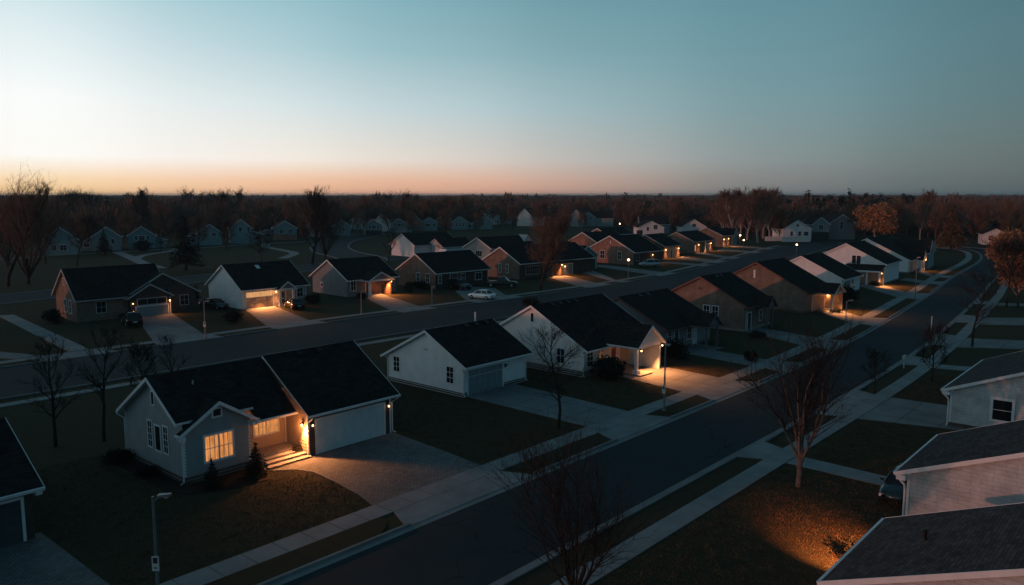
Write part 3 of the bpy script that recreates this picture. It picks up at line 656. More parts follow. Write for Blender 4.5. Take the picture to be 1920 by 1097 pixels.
pw = Prof(12.6, 3.4, 15, 6.1, 17.4, 3.4); block(h, -1.4, 6, 12.9, 17.1, pw, 'side_teal', 'roof_wing', faces='LFK', axis='y', rx1=7, ends='L')
pw = Prof(18.2, 3.4, 20.2, 5.9, 22.2, 3.4); block(h, -1.0, 9, 18.5, 21.9, pw, 'side_teal', 'roof_wing', faces='LFKQ', axis='y', rx1=8, ends='L')
# --- house cut by the left edge
h = thing('house', 'brick garage house cut off by the left edge of the picture', 'house', (-18, -1.4, 0), 0, ROWA)
p = Prof(-.65, 2.6, 4.2, 4.95, 9.0, 2.6)
block(h, 0, 10.0, 0, 9.2, p, 'brick_dark', lap=0); garage_door(h, 'F', 0, 4.4, 9.5, 2.05, 'door_slate', 4, 6)
b = MB(); b.box((10.02, -.5, 2.2), (10.3, -.2, 2.5)); b.build('soffit_box', 'trim', h)
pv_ = Prof(-10.5, 5.6, -6, 8.9, -1.5, 5.6); block(h, -4.5, 38, -10, -2, pv_, 'brick_dark', lap=0, axis='y', roofmat='roof_wing', trim='trim_dull')  # tall wing out of view, added to shade the front row from the sun
for y in range(-1, 36, 6): window(h, 'Q', -2, y, 1.0, 1.2, 1.4, None, 2, 2); window(h, 'Q', -2, y, 3.6, 1.2, 1.3, None, 2, 2)
b = MB(); b.prism([(8.6, 4.0, 4.91), (9.9, 4.0, 4.91), (9.9, 4.3, 5.05), (8.6, 4.3, 5.05)], (0, .0, .12)); b.build('ridge_vent', 'trim_dull', h)
# --- three houses at the right edge
ROWR = 'houses on the right-hand side of the front street'
def right_house(x, y, L_, lab, win, spout=True):
    h = thing('house', lab, 'house', (x, y, 0), 0, ROWR)
    p = Prof(-12.5, 2.62, -6.1, 5.25, .45, 2.62)
    block(h, 0, L_, -12, 0, p, 'shingle_side', 'roof_near', lap=0, rk=.34); found(h, 0, L_, -12, 0, .3)
    b = MB(); b.box((-.36, .0, 2.25), (-.02, .42, 2.5)); b.build('soffit_box', 'trim', h)
    corner(h, [(0, -.09)], 2.6)
    if spout:
        b = MB(); b.tube([(.1, .55, 2.5), (.1, .52, 2.28), (.0, .12, 1.95), (.0, .08, 1.7), (.0, .08, .12), (-.2, .1, .05)], .055, 8); b.build('downspout', 'trim', h)
    if win: window(h, 'L', 0, win, 1.0, 1.1, 1.35, None, 1, 2, t=.17)
    return h, p
h, p = right_house(7.15, -32.9, 6.6, 'house at the bottom right corner, mostly its dark shingle roof with one vent pipe', None, False)
pipe(h, 3.4, -1.9, p.z(-1.9), .42, .07, 'dark_metal'); wall_lamp(h, 'K', 0, 6.35, 2.2, 5200, 'bulb', 1., (.46, .52, -.72), 76, (1., .27, .075))
right_house(20.75, -31.55, 7.4, 'house at the right edge with a blank shingle gable wall, between two others', None)
h, p = right_house(40.6, -29.0, 12.6, 'house at the right edge with one white sash window in its gable wall', -3.15)

# --- back row
YB = R(-3)
h = thing('house', 'unseen brick house added beyond the left end of the back row for its shade', 'house', (-6.5, 64, 0), YB, ROWB)  # out of view; added to keep the low sun off the next gable
p = Prof(-.7, 2.82, 5.2, 6.9, 11.2, 2.9); block(h, 0, 12, 0, 10.5, p, 'brick_brown', lap=0, trim='trim_dull'); garage_door(h, 'F', 0, 2, 6.6, 2.1, 'door_grey', 4, 6); window(h, 'F', 0, 9.4, 1.0, 1.1, 1.4, trim='trim_dull')
h = thing('house', 'brown brick house at the left with a broad double front gable over its garage', 'house', (18.3, 64.7, 0), YB, ROWB)
p = Prof(-.7, 2.82, 3.9, 6.55, 8.6, 2.9)
block(h, 0, 11.2, 0, 8, p, 'brick_brown', lap=0, trim='trim_dull')
pw = Prof(5.6, 2.7, 10.7, 5.6, 15.8, 2.7); block(h, -.1, 8, 6.2, 15.2, pw, 'brick_dark', 'roof_wing', lap=0, axis='y', rx1=8.4, trim='trim_dull')
pw = Prof(5.7, 2.62, 8.7, 4.35, 11.7, 2.62); block(h, -.9, 0, 6.2, 11.4, pw, 'brick_dark', 'roof_wing', lap=0, axis='y', rx1=2, trim='trim_dull', ends='L')
window(h, 'F', 0, 2.9, 1.0, 1.1, 1.4, None, 2, 2, trim='trim_dull'); window(h, 'F', -.1, 13.6, 1.0, 1.1, 1.3, None, 2, 2, trim='trim_dull')
garage_door(h, 'F', -.9, 6.9, 11.0, 1.35, 'door_grey', 3, 5); window(h, 'F', -.9, 8.95, 1.62, 3.7, .75, None, 3, 1, trim='trim_dull')
window(h, 'L', 0, 2.3, 1.0, .8, 1.6, None, 2, 2); window(h, 'L', 0, 4.1, 1.0, .8, 1.6, None, 2, 2); window(h, 'L', 0, 4.3, 4.5, .35, .8, None, 1, 1)
wall_lamp(h, 'F', -.9, 6.45, 1.9, 33, 'bulb_soft', 1.3); wall_lamp(h, 'F', -.9, 11.25, 1.9, 186, 'bulb_soft', 1.6); corner(h, [(11.3, -.95)], 2.4)
h = thing('house', 'white-gabled house with a lit garage door and small lit portico in the back row', 'house', (38.2, 59.9, 0), YB, ROWB)
p = Prof(-.6, 2.72, 5.0, 6.0, 10.7, 2.75)
block(h, 0, 10.3, 0, 10.1, p, 'side_white'); garage_door(h, 'F', 0, .7, 4.75, 2.3, 'door_tan', 3, 8, True)
portico(h, 5.2, 7.6, -1.3, 0, 2.6, 3.6, 'side_dark', 3.); door(h, 'F', 0, 5.9, 6.8, 2.1); b = MB(); fbox(b, 'F', 0, 4.95, 10.3, 0, 2.6, 0, .03); b.build('wall', 'brick_brown', h)
window(h, 'F', -.03, 9.2, 1.0, .95, 1.25); wall_lamp(h, 'F', -.03, 5.25, 2.1, 608, 'bulb', 1.2); down(h, (2.7, -.75, 2.05), 2941)
corner(h, [(0, 0), (10.2, 0)], 2.6); downspout(h, 0, 0, 2.7, 0, -1)
b = MB(); b.prism([(4.4, 3.6, p.z(3.6)+.06), (5.0, 3.6, p.z(3.6)+.06), (5.0, 4.3, p.z(4.3)+.06), (4.4, 4.3, p.z(4.3)+.06)], (0, 0, .06)); b.build('skylight', 'trim', h)
h = thing('house', 'dark grey house with a white portico on one post and a lit brick entry', 'house', (56.3, 59.7, 0), YB, ROWB)
p = Prof(-.6, 2.65, 5.1, 5.65, 10.6, 2.65)
block(h, 0, 9.5, 0, 10, p, 'side_dark'); portico(h, 2.6, 7.0, -2.2, 0, 2.65, 3.85, 'side_dark', 3., 'trim', (1, 0))
b = MB(); b.box((6.7, -2.2, 0), (6.95, 0, 2.4)); b.build('porch_wall', 'brick_red', h); b = MB(); fbox(b, 'F', 0, 2.9, 6.7, 0, 2.5, 0, .03); b.build('wall', 'brick_red', h)
door(h, 'F', -.03, 3.5, 4.4, 2.1); wall_lamp(h, 'F', -2.25, 6.8, 2.15, 540); down(h, (5.9, -1.3, 2.2), 1960)
window(h, 'F', 0, 1.1, .95, .9, 1.5); window(h, 'L', 0, 7.2, 1.1, .5, .6, None, 1, 1)
h = thing('house', 'red brick house with two white windows in its sunlit gable, beside the white car', 'house', (72.3, 56.6, 0), YB, ROWB)
p = Prof(-.6, 2.78, 5.0, 5.9, 10.6, 2.8)
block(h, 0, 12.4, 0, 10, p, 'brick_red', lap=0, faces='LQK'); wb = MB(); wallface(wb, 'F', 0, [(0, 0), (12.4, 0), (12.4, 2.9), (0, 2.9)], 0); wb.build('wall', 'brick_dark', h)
for y in (2.0, 4.6): window(h, 'L', 0, y, 1.15, .85, 1.4)
window(h, 'F', 0, 1.0, 1.0, .6, 1.3); window(h, 'F', 0, 4.2, .9, 1.7, 1.5, None, 4, 2); window(h, 'F', 0, 6.3, .9, .9, 1.4); window(h, 'F', 0, 10.0, 1.0, 1.5, 1.2, None, 2, 1)
corner(h, [(12.3, 0)], 2.7)
b = MB(); b.prism([(6.8, 6.0, 5.0), (8.8, 6.0, 5.0), (7.8, 6.0, 6.2)], (0, 2, 0)); b.build('dormer', ['trim'], h)
h = thing('house', 'long brick house behind the big bare tree, with glowing porch and pale wing', 'house', (94, 56.5, 0), YB, ROWB)
p = Prof(-.6, 3.0, 5.0, 6.0, 10.5, 3.0)
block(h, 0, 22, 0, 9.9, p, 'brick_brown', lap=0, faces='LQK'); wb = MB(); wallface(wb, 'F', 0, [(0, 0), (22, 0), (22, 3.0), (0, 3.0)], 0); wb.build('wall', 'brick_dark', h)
for y in (3.2, 5.15): window(h, 'L', 0, y, 1.1, .55, 1.6)
window(h, 'F', 0, 3.6, .8, 3.6, 1.5, None, 6, 2, trim='trim_dull'); wb = MB(); wb.box((7.6, -1.6, 0), (7.9, 0, 2.9)); wb.build('porch_wall', 'brick_brown', h); wb = MB(); wb.box((10.2, -1.6, 0), (10.6, 0, 2.9)); wb.build('porch_wall', 'brick_brown', h)
wb = MB(); wb.box((7.4, -1.9, 2.72), (14.8, 0, 2.95)); wb.build('porch_roof', 'roof', h)
wall_lamp(h, 'F', -1.6, 10.4, 2.3, 608, 'bulb', 1.4); down(h, (9.0, -1.2, 2.4), 1960); wall_lamp(h, 'F', 0, 13.2, 1.7, 270, 'bulb', 1.5); garage_door(h, 'F', 0, 12.4, 15.6, 2.1, 'door_grey', 4, 4)
pw = Prof(21.4, 2.9, 25.2, 5.1, 29, 2.9); block(h, 4.0, 14, 21.7, 28.7, pw, 'side_teal', 'roof_wing', axis='y', faces='LFKQ')
garage_door(h, 'F', 4.0, 25.6, 28.2, 2.2, 'door_dark', 4, 3)
h = thing('house', 'red brick house with a wide sunlit gable and one porch lamp, behind the silver car', 'house', (134.9, 57.2, 0), YB, ROWB)
p = Prof(-.6, 2.9, 6.8, 6.5, 14.2, 2.9)
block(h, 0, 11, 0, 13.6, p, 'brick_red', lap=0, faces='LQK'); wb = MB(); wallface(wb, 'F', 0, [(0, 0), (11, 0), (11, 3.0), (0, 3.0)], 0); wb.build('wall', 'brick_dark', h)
window(h, 'L', 0, 9.0, 1.1, 1.3, 1.8); window(h, 'L', 0, 4.0, 1.1, .9, 1.8); b = MB(); fbox(b, 'L', 0, 6.6, 6.8, 4.7, 5.3, 0, .05); b.build('gable_vent', 'trim', h)
window(h, 'F', 0, 1.5, .9, 1.3, 1.5, None, 3, 2, trim='trim_dull'); wall_lamp(h, 'F', 0, 7.4, 2.0, 404, 'bulb', 1.4)
h = thing('house', 'low dark house with a square brick chimney and two bright porch lamps', 'house', (155.5, 61.6, 0), R(4), ROWB)
p = Prof(-.6, 3.1, 5.2, 5.95, 11, 3.1)
block(h, 0, 9.4, 0, 10.4, p, 'brick_dark', lap=0, trim='trim_dull'); b = MB(); b.box((-.5, 6.2, 0), (.4, 7.4, 6.9)); b.box((-.56, 6.14, 6.9), (.46, 7.46, 7.0)); b.build('chimney', 'brick_dark', h)
wb = MB(); fbox(wb, 'F', 0, .3, 9.2, 0, 2.7, 0, .03); wb.build('wall', 'side_tan', h); door(h, 'F', -.03, 3.9, 4.7, 2.1)
wall_lamp(h, 'F', -.03, 1.0, 2.2, 742, 'bulb', 1.6); wall_lamp(h, 'F', -.03, 8.3, 2.2, 1014, 'bulb', 1.6)
h = thing('house', 'dark house with a brown front gable edge and two lit doorways in the back row', 'house', (177, 64.9, 0), R(6), ROWB)
p = Prof(-.6, 3.2, 5.0, 5.75, 10.6, 3.2)
block(h, 0, 14.5, 0, 10, p, 'brick_brown', lap=0, trim='trim_dull'); garage_door(h, 'F', 0, 8.5, 12, 2.1, 'door_tan', 4, 4); window(h, 'F', 0, 1.2, .6, .8, 1.6, 'win_lit')
wall_lamp(h, 'F', 0, 3.4, 2.2, 742, 'bulb', 1.6); wall_lamp(h, 'F', 0, 12.4, 2.2, 946, 'bulb', 1.6); post(h, 5.2, -1.4, 3, 'trim_dull')
h = thing('house', 'last brick house of the back row, with a lit garage front and small side gable', 'house', (207.1, 71.6, 0), R(8), ROWB)
p = Prof(-.6, 3.4, 4.9, 5.9, 10.4, 3.4)
block(h, 0, 9.5, 0, 9.8, p, 'brick_brown', lap=0, trim='trim_dull'); garage_door(h, 'F', 0, 2.2, 5.6, 2.1, 'door_tan', 4, 4); wall_lamp(h, 'F', 0, 1.8, 2.3, 1014, 'bulb', 1.8); wall_lamp(h, 'F', 0, 6.1, 2.3, 810, 'bulb', 1.6)
pw = Prof(8.8, 3.2, 11, 5.4, 13.2, 3.2); block(h, -.6, 5, 9.1, 12.9, pw, 'side_teal', 'roof_wing', axis='y', rx1=7, faces='LKF', ends='L')

# --- houses further back: gable end towards the viewer
def simple(name, lab, x, y, yaw, Wd, Ln, ze, zr, wall, roofm='roof', wins=(), lap=0, group=None, trim='trim', lit=None, under=None, add=None):
    px, py = at(x, y) if y > 0 else (x, -y)
    h = thing('house', lab, 'house', (px, py, 0), R(yaw), group)
    s = (zr-ze)/(Wd/2+.35); p = Prof(-Wd/2-.35, ze, 0, zr, Wd/2+.35, ze)
    block(h, 0, Ln, -Wd/2, Wd/2, p, wall, roofm, lap=lap, trim=trim)
    for (yy, zz, w, hh) in wins: window(h, 'L', 0, yy, zz, w, hh, lit, max(1, int(w/.6)), 2 if hh > .9 else 1, trim=trim)
    if add:
        sd, w_, l0, l1, z_ = add; a0, a1 = (Wd/2, Wd/2+w_) if sd > 0 else (-Wd/2-w_, -Wd/2)
        q = Prof(a0-.3, z_ if sd < 0 else z_+1.2, (a0+a1)/2, z_+.6, a1+.3, z_+1.2 if sd < 0 else z_); block(h, l0, l1, a0, a1, q, wall if under is None else 'side_dark', roofm, lap=0, trim=trim, gut=False)
        window(h, 'L', l0, (a0+a1)/2, 1.0, min(1.4, w_*.4), 1.1, None, 2, 1, trim=trim)
    if under:
        b = MB(); fbox(b, 'L', 0, -Wd/2+.1, Wd/2-.1, 0, under[0], 0, .05); b.build('skirt', under[1], h)
    return h
ROWD = 'blue-grey gabled houses beyond the park'
w3 = ((1.5, 2.6, .8, 1.2), (0, 2.6, 1.6, 1.2), (-1.7, 2.6, .7, 1.2)); w2 = ((1.2, 2.8, 1.2, 1.2), (-1.3, 2.8, 1.2, 1.2))
simple('house', 'pale house half hidden by tall bare trees at the far left of the park', 115, 478, 66, 8.5, 9, 4.0, 7.4, 'side_teal', wins=((-.6, 1.2, 1.6, 1.4), (1.6, 1.2, 1.2, 1.4)), group=ROWD)
simple('house', 'blue-grey gabled house behind a small dark conifer at the head of the park path', 201, 470, 66, 7.4, 10, 3.9, 6.9, 'side_teal', wins=((-1.6, 2.0, .9, 1.3),), add=(1, 3.2, 2.5, 8, 2.6), group=ROWD)
simple('house', 'blue-grey gabled house with a row of three windows above a round bush', 267, 466, 65, 7.4, 10, 3.8, 6.6, 'side_teal', wins=w3, add=(-1, 3.0, 3, 9, 2.4), group=ROWD)
simple('house', 'blue-grey gabled house with two small windows, right of the tall dark conifer', 394, 460, 71, 7.3, 10, 3.9, 6.8, 'side_teal', wins=w2, add=(1, 2.6, 1.5, 9, 2.9), group=ROWD)
simple('house', 'tallest blue-grey gabled house, with one small gable window, beyond the park', 453, 457, 63, 6.9, 10, 5.0, 8.0, 'side_teal', wins=((.2, 4.0, 1.0, 1.4), (-2.3, 4.0, .8, 1.4)), add=(-1, 3.6, 2, 10, 3.0), group=ROWD)
simple('house', 'blue-grey gabled house standing on a rust-red ground floor, beyond the park', 536, 450, 60, 7.8, 14, 4.1, 6.8, 'side_teal', wins=((1.4, 2.5, 1.3, 1.2), (-1.6, 2.5, 1.3, 1.2)), under=(2.1, 'brick_red'), add=(1, 4.2, 3, 13, 3.0), group=ROWD)
simple('house', 'blue-grey gabled house half hidden behind the tall bare park tree', 592, 444, 58, 7, 9, 4.0, 6.6, 'side_teal', wins=((0, 1.6, .9, 1.4),), group=ROWD)
simple('house', 'narrow blue-grey gabled house where the curved street begins', 641, 442, 54, 6.9, 9, 3.6, 6.3, 'side_teal', wins=((-.6, 1.8, 1.2, 1.2),), group=ROWD)
h = simple('house', 'small white house whose steep gable glows in the last sunlight', 671, 430, 26, 7.5, 9, 3.6, 7.8, 'side_white', group='white gables beyond the park')
simple('house', 'blue-grey gabled house with three windows over a dark open carport', 701, 441, 56, 6.6, 9, 4.0, 6.4, 'side_teal', wins=w3, under=(1.9, 'door_dark'), group=ROWD)  # dark panel stands in for the shaded inside of the carport
simple('house', 'white gable rising behind the carport house', 717, 434, 32, 7.5, 9, 4.4, 8.0, 'side_cream', group='white gables beyond the park')
simple('house', 'blue-grey gabled house with white corner boards, third from the curved street', 748, 436, 54, 6.3, 9, 3.9, 6.0, 'side_teal', wins=w3, add=(-1, 2.8, 2, 8, 2.6), group=ROWD)
simple('house', 'brownish gabled house between two blue-grey ones beyond the park', 778, 433, 50, 7.5, 9, 4.0, 7.0, 'brick_brown', group='brown gables beyond the park', trim='trim_dull')
simple('house', 'blue-grey gabled house with a long window row behind two pale posts', 806, 432.5, 52, 6.6, 9, 3.7, 5.9, 'side_teal', wins=((.9, 1.8, 2.4, 1.3), (-1.9, 1.8, 1.0, 1.3)), group=ROWD)
simple('house', 'wider brown gabled house right of the long window row beyond the park', 833, 430, 48, 8, 9, 4.0, 7.2, 'brick_brown', group='brown gables beyond the park', trim='trim_dull')
simple('house', 'blue-grey gabled house with four narrow windows, by the park road end', 862, 431, 50, 7, 9, 3.8, 6.2, 'side_teal', wins=((1.5, 1.6, .8, 1.5), (0, 1.6, .8, 1.5), (-1.6, 1.6, .8, 1.5)), add=(-1, 3, 3, 8, 2.6), group=ROWD)
simple('house', 'blue-grey gabled house below the first sunlit white gables', 909, 430, 48, 7, 9, 3.8, 6.2, 'side_teal', wins=((.8, 1.8, 1.4, 1.2),), add=(1, 3.5, 2, 8, 2.5), group=ROWD)
RG = 'row of gabled houses before the woodland'
simple('house', 'leftmost and narrowest sunlit white gable of the row before the woodland', 917, 421, 2, 7.5, 9, 5.2, 8.8, 'side_white', group=RG)
simple('house', 'sunlit white gable with a window, second of the row before the woodland', 929, 419, 2, 7.5, 9, 4.6, 8.4, 'side_white', wins=((0, 2.0, 1.8, 2.4),), group=RG)
simple('house', 'pinkish sunlit gable, third of the row before the woodland', 948, 420, 4, 8.5, 10, 4.8, 8.6, 'side_cream', group=RG)
simple('house', 'red-brown roofed house, fourth of the row before the woodland', 967, 421, -46, 8, 10, 4.4, 8.2, 'brick_brown', 'roof_red', group=RG)
simple('house', 'sunlit gable crossed by bare branches, in the middle of the row', 984, 424, 4, 10, 11, 4.6, 9.0, 'side_cream', group=RG)
simple('house', 'house with a broad rust-red roof slope, largest of the row before the woodland', 1020, 418, -42, 9, 13, 5.0, 8.8, 'brick_brown', 'roof_red', group=RG)
simple('house', 'dim gabled house right of the rust-red roof', 1049, 420, 6, 9, 10, 4.4, 8.2, 'side_grey', group=RG)
simple('house', 'low dark gabled house in the shade of the row', 1066, 424, 30, 8, 9, 3.6, 6.4, 'side_dark', group=RG)
simple('house', 'pale gable leaning over the white one, near the end of the row', 1081, 425, 20, 7.5, 9, 4.8, 8.4, 'side_grey', group=RG)
simple('house', 'palest gable with one small dark window, near the end of the row', 1103, 424.5, 36, 7, 16, 4.5, 7.4, 'side_grey', wins=((-1.3, 3.6, .9, .9),), group=RG)
h = simple('house', 'long dark roofed house ending the row, with a pale gable at its right', 1149, 424, 128, 7, 12, 4.0, 7.4, 'side_teal', group=RG)
RC = 'houses seen over the roofs of the back row'
h = thing('house', 'white gabled house seen over the roof of the red brick house', 'house', (117.5, 112.5, 0), R(-3), RC); p = Prof(-.6, 3.0, 4.8, 5.9, 10.2, 3.0); block(h, 0, 15, 0, 9.6, p, 'side_white')
p = Prof(-5.5, 2.5, -2, 4.6, 2, 2.4); block(h, 5.5, 16, -5, 1.5, p, 'side_white', faces='FLQ')
h = thing('house', 'grey gabled house with a wide dark window seen over the back row', 'house', (110.5, 79.2, 0), R(-3), RC); p = Prof(-.6, 4.0, 4.2, 6.4, 9, 4.0); block(h, 0, 15, 0, 8.4, p, 'side_grey'); window(h, 'L', 0, 3.8, 2.1, 2.0, 1.3, None, 3, 1)
b = MB(); b.prism([(12.4, 1.6, 5.0), (15.4, 1.6, 5.0), (13.9, 1.6, 6.6)], (0, 3, 0)); b.build('dormer', 'trim_dull', h)
h = thing('house', 'plain brown brick gable seen just left of the wide red brick gable', 'house', (147, 76.4, 0), R(-3), RC); p = Prof(-.6, 4.0, 4.2, 6.4, 9, 4.0); block(h, 0, 13, 0, 8.4, p, 'brick_red', lap=0)
h = thing('house', 'tip of a brown gable above the wide red brick gable', 'house', (169, 88, 0), R(-3), RC); p = Prof(-.6, 4.6, 3.4, 6.4, 7.4, 4.6); block(h, 0, 12, 0, 6.8, p, 'brick_brown', lap=0)
simple('house', 'white gabled house with a round-topped vent, behind the chimney house', 1221, 442, 42, 10, 12, 3.2, 5.8, 'side_white', wins=((1.4, 2.0, .8, 1.4), (-1.6, 2.6, 1.4, 1.6)), group=RC)
simple('house', 'dark-roofed house joined behind the white gabled one above the back row', 1252, 437, 128, 9, 12, 3.8, 7.2, 'side_teal', group=RC)
simple('house', 'blue-white gable with one dark window above the back row', 1301, 440, 40, 10, 11, 3.0, 6.2, 'side_white', wins=((0, 3.2, 1.4, 1.2),), group=RC)
RF = 'houses facing the street corner beyond the lamp'
h = simple('house', 'white house with a round gable vent and three windows at the far street corner', 1494, 452, 46, 10.2, 9, 4.2, 7.3, 'side_white', wins=((2.0, 1.9, .9, 1.4), (-.9, 1.9, .9, 1.4), (-3.2, 1.9, 1.5, 1.3)), group=RF)
b = MB(); b.tube([(-.05, -.1, 5.4), (.02, -.1, 5.4)], .45, 12); b.build('gable_vent', 'dark_metal', h)
h = simple('house', 'two-storey house with a lit-edged front gable over an open garage, at the street corner', 1538, 451, 46, 6.2, 9, 5.6, 8.2, 'side_teal', wins=((0, 3.9, 1.7, 1.5),), under=(3.0, 'door_dark'), group=RF)  # dark panel in place of the open garage's shaded inside
h = simple('house', 'dark house with a tall bright gable window at the street corner', 1578, 449, 40, 9.4, 12, 5.6, 9.0, 'side_dark', wins=((.3, 3.8, .9, 2.6),), group=RF)
simple('house', 'small white house by the bend at the right, half behind an orange tree', 1866, 459, 20, 7, 9, 3.3, 5.2, 'side_white', wins=((1.4, 1.5, 1.2, 1.4), (-1.4, 1.5, 1.4, 1.3)), group='houses at the bend')
fw = thing('garden_wall', 'low white garden wall beside the corner house', 'wall', (*at(1434, 452), 0), R(-50))
b = MB(); b.box((0, -.1, 0), (12.0, .1, 1.5)); b.box((-.05, -.14, 1.5), (12.05, .14, 1.58)); b.build('wall_panel', 'side_cream', fw)
fw = thing('garden_wall', 'white wall at the foot of the corner house', 'wall', (*at(1466, 453.5), 0), R(-50))
b = MB(); b.box((0, -.1, 0), (9.5, .1, 1.5)); b.box((-.05, -.14, 1.5), (9.55, .14, 1.58)); b.build('wall_panel', 'side_cream', fw)

# ------------------------------------------------------------------ lamps
LAMPS = 'tall street lamps'
def street_lamp(x, y, hh, lab, rz=0, arm=1.1, lit=0, sign=False, ball=False):
    o = thing('street_lamp', lab, 'street lamp', (x, y, 0), rz, LAMPS if not ball else 'lit lamp posts')
    b = MB(); b.tube([(0, 0, 0), (0, 0, .5), (0, 0, hh)], [.10, .075, .055], 8); b.tube([(0, 0, 0), (0, 0, .12)], [.17, .15], 8); b.build('pole', 'metal', o)
    if ball:
        b = MB(); b.ball((0, 0, hh+.2), .22, n=10, k=8); b.build('bulb', 'bulb_white', o); b = MB(); b.tube([(0, 0, hh-.05), (0, 0, hh+.03)], [.08, .13], 8); b.build('collar', 'dark_metal', o); point(o, (0, 0, hh+.5), lit, .18)
    else:
        b = MB(); b.tube([(0, 0, hh-.25), (arm*.5, 0, hh-.08), (arm, 0, hh)], .035, 6); b.build('arm', 'metal', o)
        b = MB(); b.prism([(arm-.1, -.13, hh-.02), (arm+.42, -.08, hh+.03), (arm+.42, .08, hh+.03), (arm-.1, .13, hh-.02)], (0, 0, .1)); b.build('lamp_head', 'metal', o)
        b = MB(); b.ball((arm+.22, 0, hh-.02), .10, n=10, k=6, sz=.5); b.build('lens', 'trim_dull', o)
    if sign:
        b = MB(); b.box((-.14, -.1, 1.35), (.14, -.075, 1.95)); s = b.build('sign', 'plate', o); b = MB(); b.box((-.09, -.106, 1.66), (.09, -.1, 1.9)); b.box((-.07, -.106, 1.45), (.07, -.1, 1.5)); b.build('sign_print', 'door_dark', s)
street_lamp(-6.9, -11.6, 4.35, 'unlit street lamp with a small sign, in front of the big lit house', R(-49), .3, sign=True)
street_lamp(30.9, -12.1, 5.0, 'unlit grey lamp post on the verge before the cream house', R(-100), .05, sign=True)
street_lamp(73.6, -10.8, 3.9, 'thin unlit lamp post between the two brown brick houses', R(-60), .3)
street_lamp(112.9, -8.0, 6.4, 'tallest thin lamp post, beside the lit carport driveway', R(-100), .05)
street_lamp(23.3, 41.9, 4.25, 'thin lamp post by the broad driveway of the double-gable house', R(-60), .3, sign=True)
street_lamp(46.1, 43.2, 3.1, 'short lamp post on the verge between the white and dark grey houses', R(-60), .25)
street_lamp(59.1, 43.3, 2.6, 'short thin post on the lawn before the red brick house', R(-60), .1)
street_lamp(110.2, 42.6, 3.3, 'lit globe lamp post on the lawn before the wide red brick gable', lit=25, ball=True)
x, y = far(1390.5, 235); street_lamp(x, y, 3.9, 'lit lamp post under the tall birches at the end of the back row', lit=70, ball=True)
x, y = far(1397.5, 228); street_lamp(x, y, 2.9, 'smaller lit lamp beside the lamp post under the birches', lit=40, ball=True)
x, y = far(1163, 275); street_lamp(x, y, 5.9, 'lit lamp standing alone in the dark beyond the back row', lit=60, ball=True)
x, y = far(1498, 210); street_lamp(x, y, 2.7, 'brightest lamp, starry, by the street crossing', lit=120, ball=True)
x, y = far(1033, 190); street_lamp(x, y, 3.4, 'small lamp glinting through the big bare tree of the back row', lit=20, ball=True)
o = thing('marker_post', 'slim white post at the kerb right of the front street', 'post', (71.4, -20.3, 0)); b = MB(); b.tube([(0, 0, 0), (0, 0, 3.3)], .045, 8); b.build('pole', 'plate', o)
o = thing('mailbox', 'pale mailbox on a post near the round bare tree', 'mailbox', (58.2, -21.3, 0)); b = MB(); b.tube([(0, 0, 0), (0, 0, 1.0)], .05, 6); b.build('post', 'trim_dull', o)
b = MB(); b.prism([(-.25, -.14, 1.0), (-.25, .14, 1.0), (-.25, .14, 1.2), (-.25, .07, 1.3), (-.25, -.07, 1.3), (-.25, -.14, 1.2)], (.5, 0, 0)); b.build('box', 'trim_dull', o)

# ------------------------------------------------------------------ cars
def loft(mb, secs, m=0):
    n = len(secs[0]); base = len(mb.v)
    for s in secs: mb.v += s
    for i in range(len(secs)-1):
        for k in range(n):
            a = base+i*n; mb.f.append((a+k, a+(k+1) % n, a+n+(k+1) % n, a+n+k)); mb.m.append(m)
    mb.f.append(tuple(base+k for k in range(n-1, -1, -1))); mb.m.append(m)
    a = base+(len(secs)-1)*n; mb.f.append(tuple(a+k for k in range(n))); mb.m.append(m)
KIND = {  # lower body stations (x, half width, z bottom, z shoulder), cabin outline (x bottom, x top) and height
 'sedan': dict(body=[(-2.25, .62, .42, .72), (-2.2, .78, .32, .88), (-1.7, .88, .24, .95), (-.7, .9, .22, .96), (.6, .9, .22, .94), (1.4, .88, .24, .86), (2.0, .80, .28, .76), (2.25, .62, .38, .62)],
   cab=(-1.75, -1.0, .45, 1.15), top=1.43, sh=.93),
 'suv': dict(body=[(-2.3, .72, .5, .9), (-2.25, .86, .40, 1.05), (-1.6, .93, .32, 1.1), (0, .94, .30, 1.1), (.9, .93, .32, 1.08), (1.6, .91, .34, 1.02), (2.15, .82, .40, .92), (2.35, .66, .5, .78)],
   cab=(-2.2, -1.9, .4, 1.2), top=1.72, sh=1.07),
 'pickup': dict(body=[(-2.7, .82, .55, 1.05), (-2.6, .92, .45, 1.1), (-1.4, .94, .4, 1.12), (0, .95, .38, 1.12), (1.0, .94, .4, 1.12), (1.9, .92, .42, 1.08), (2.5, .86, .48, .98), (2.65, .7, .55, .85)],
   cab=(-.75, -.5, .55, 1.25), top=1.8, sh=1.1)}
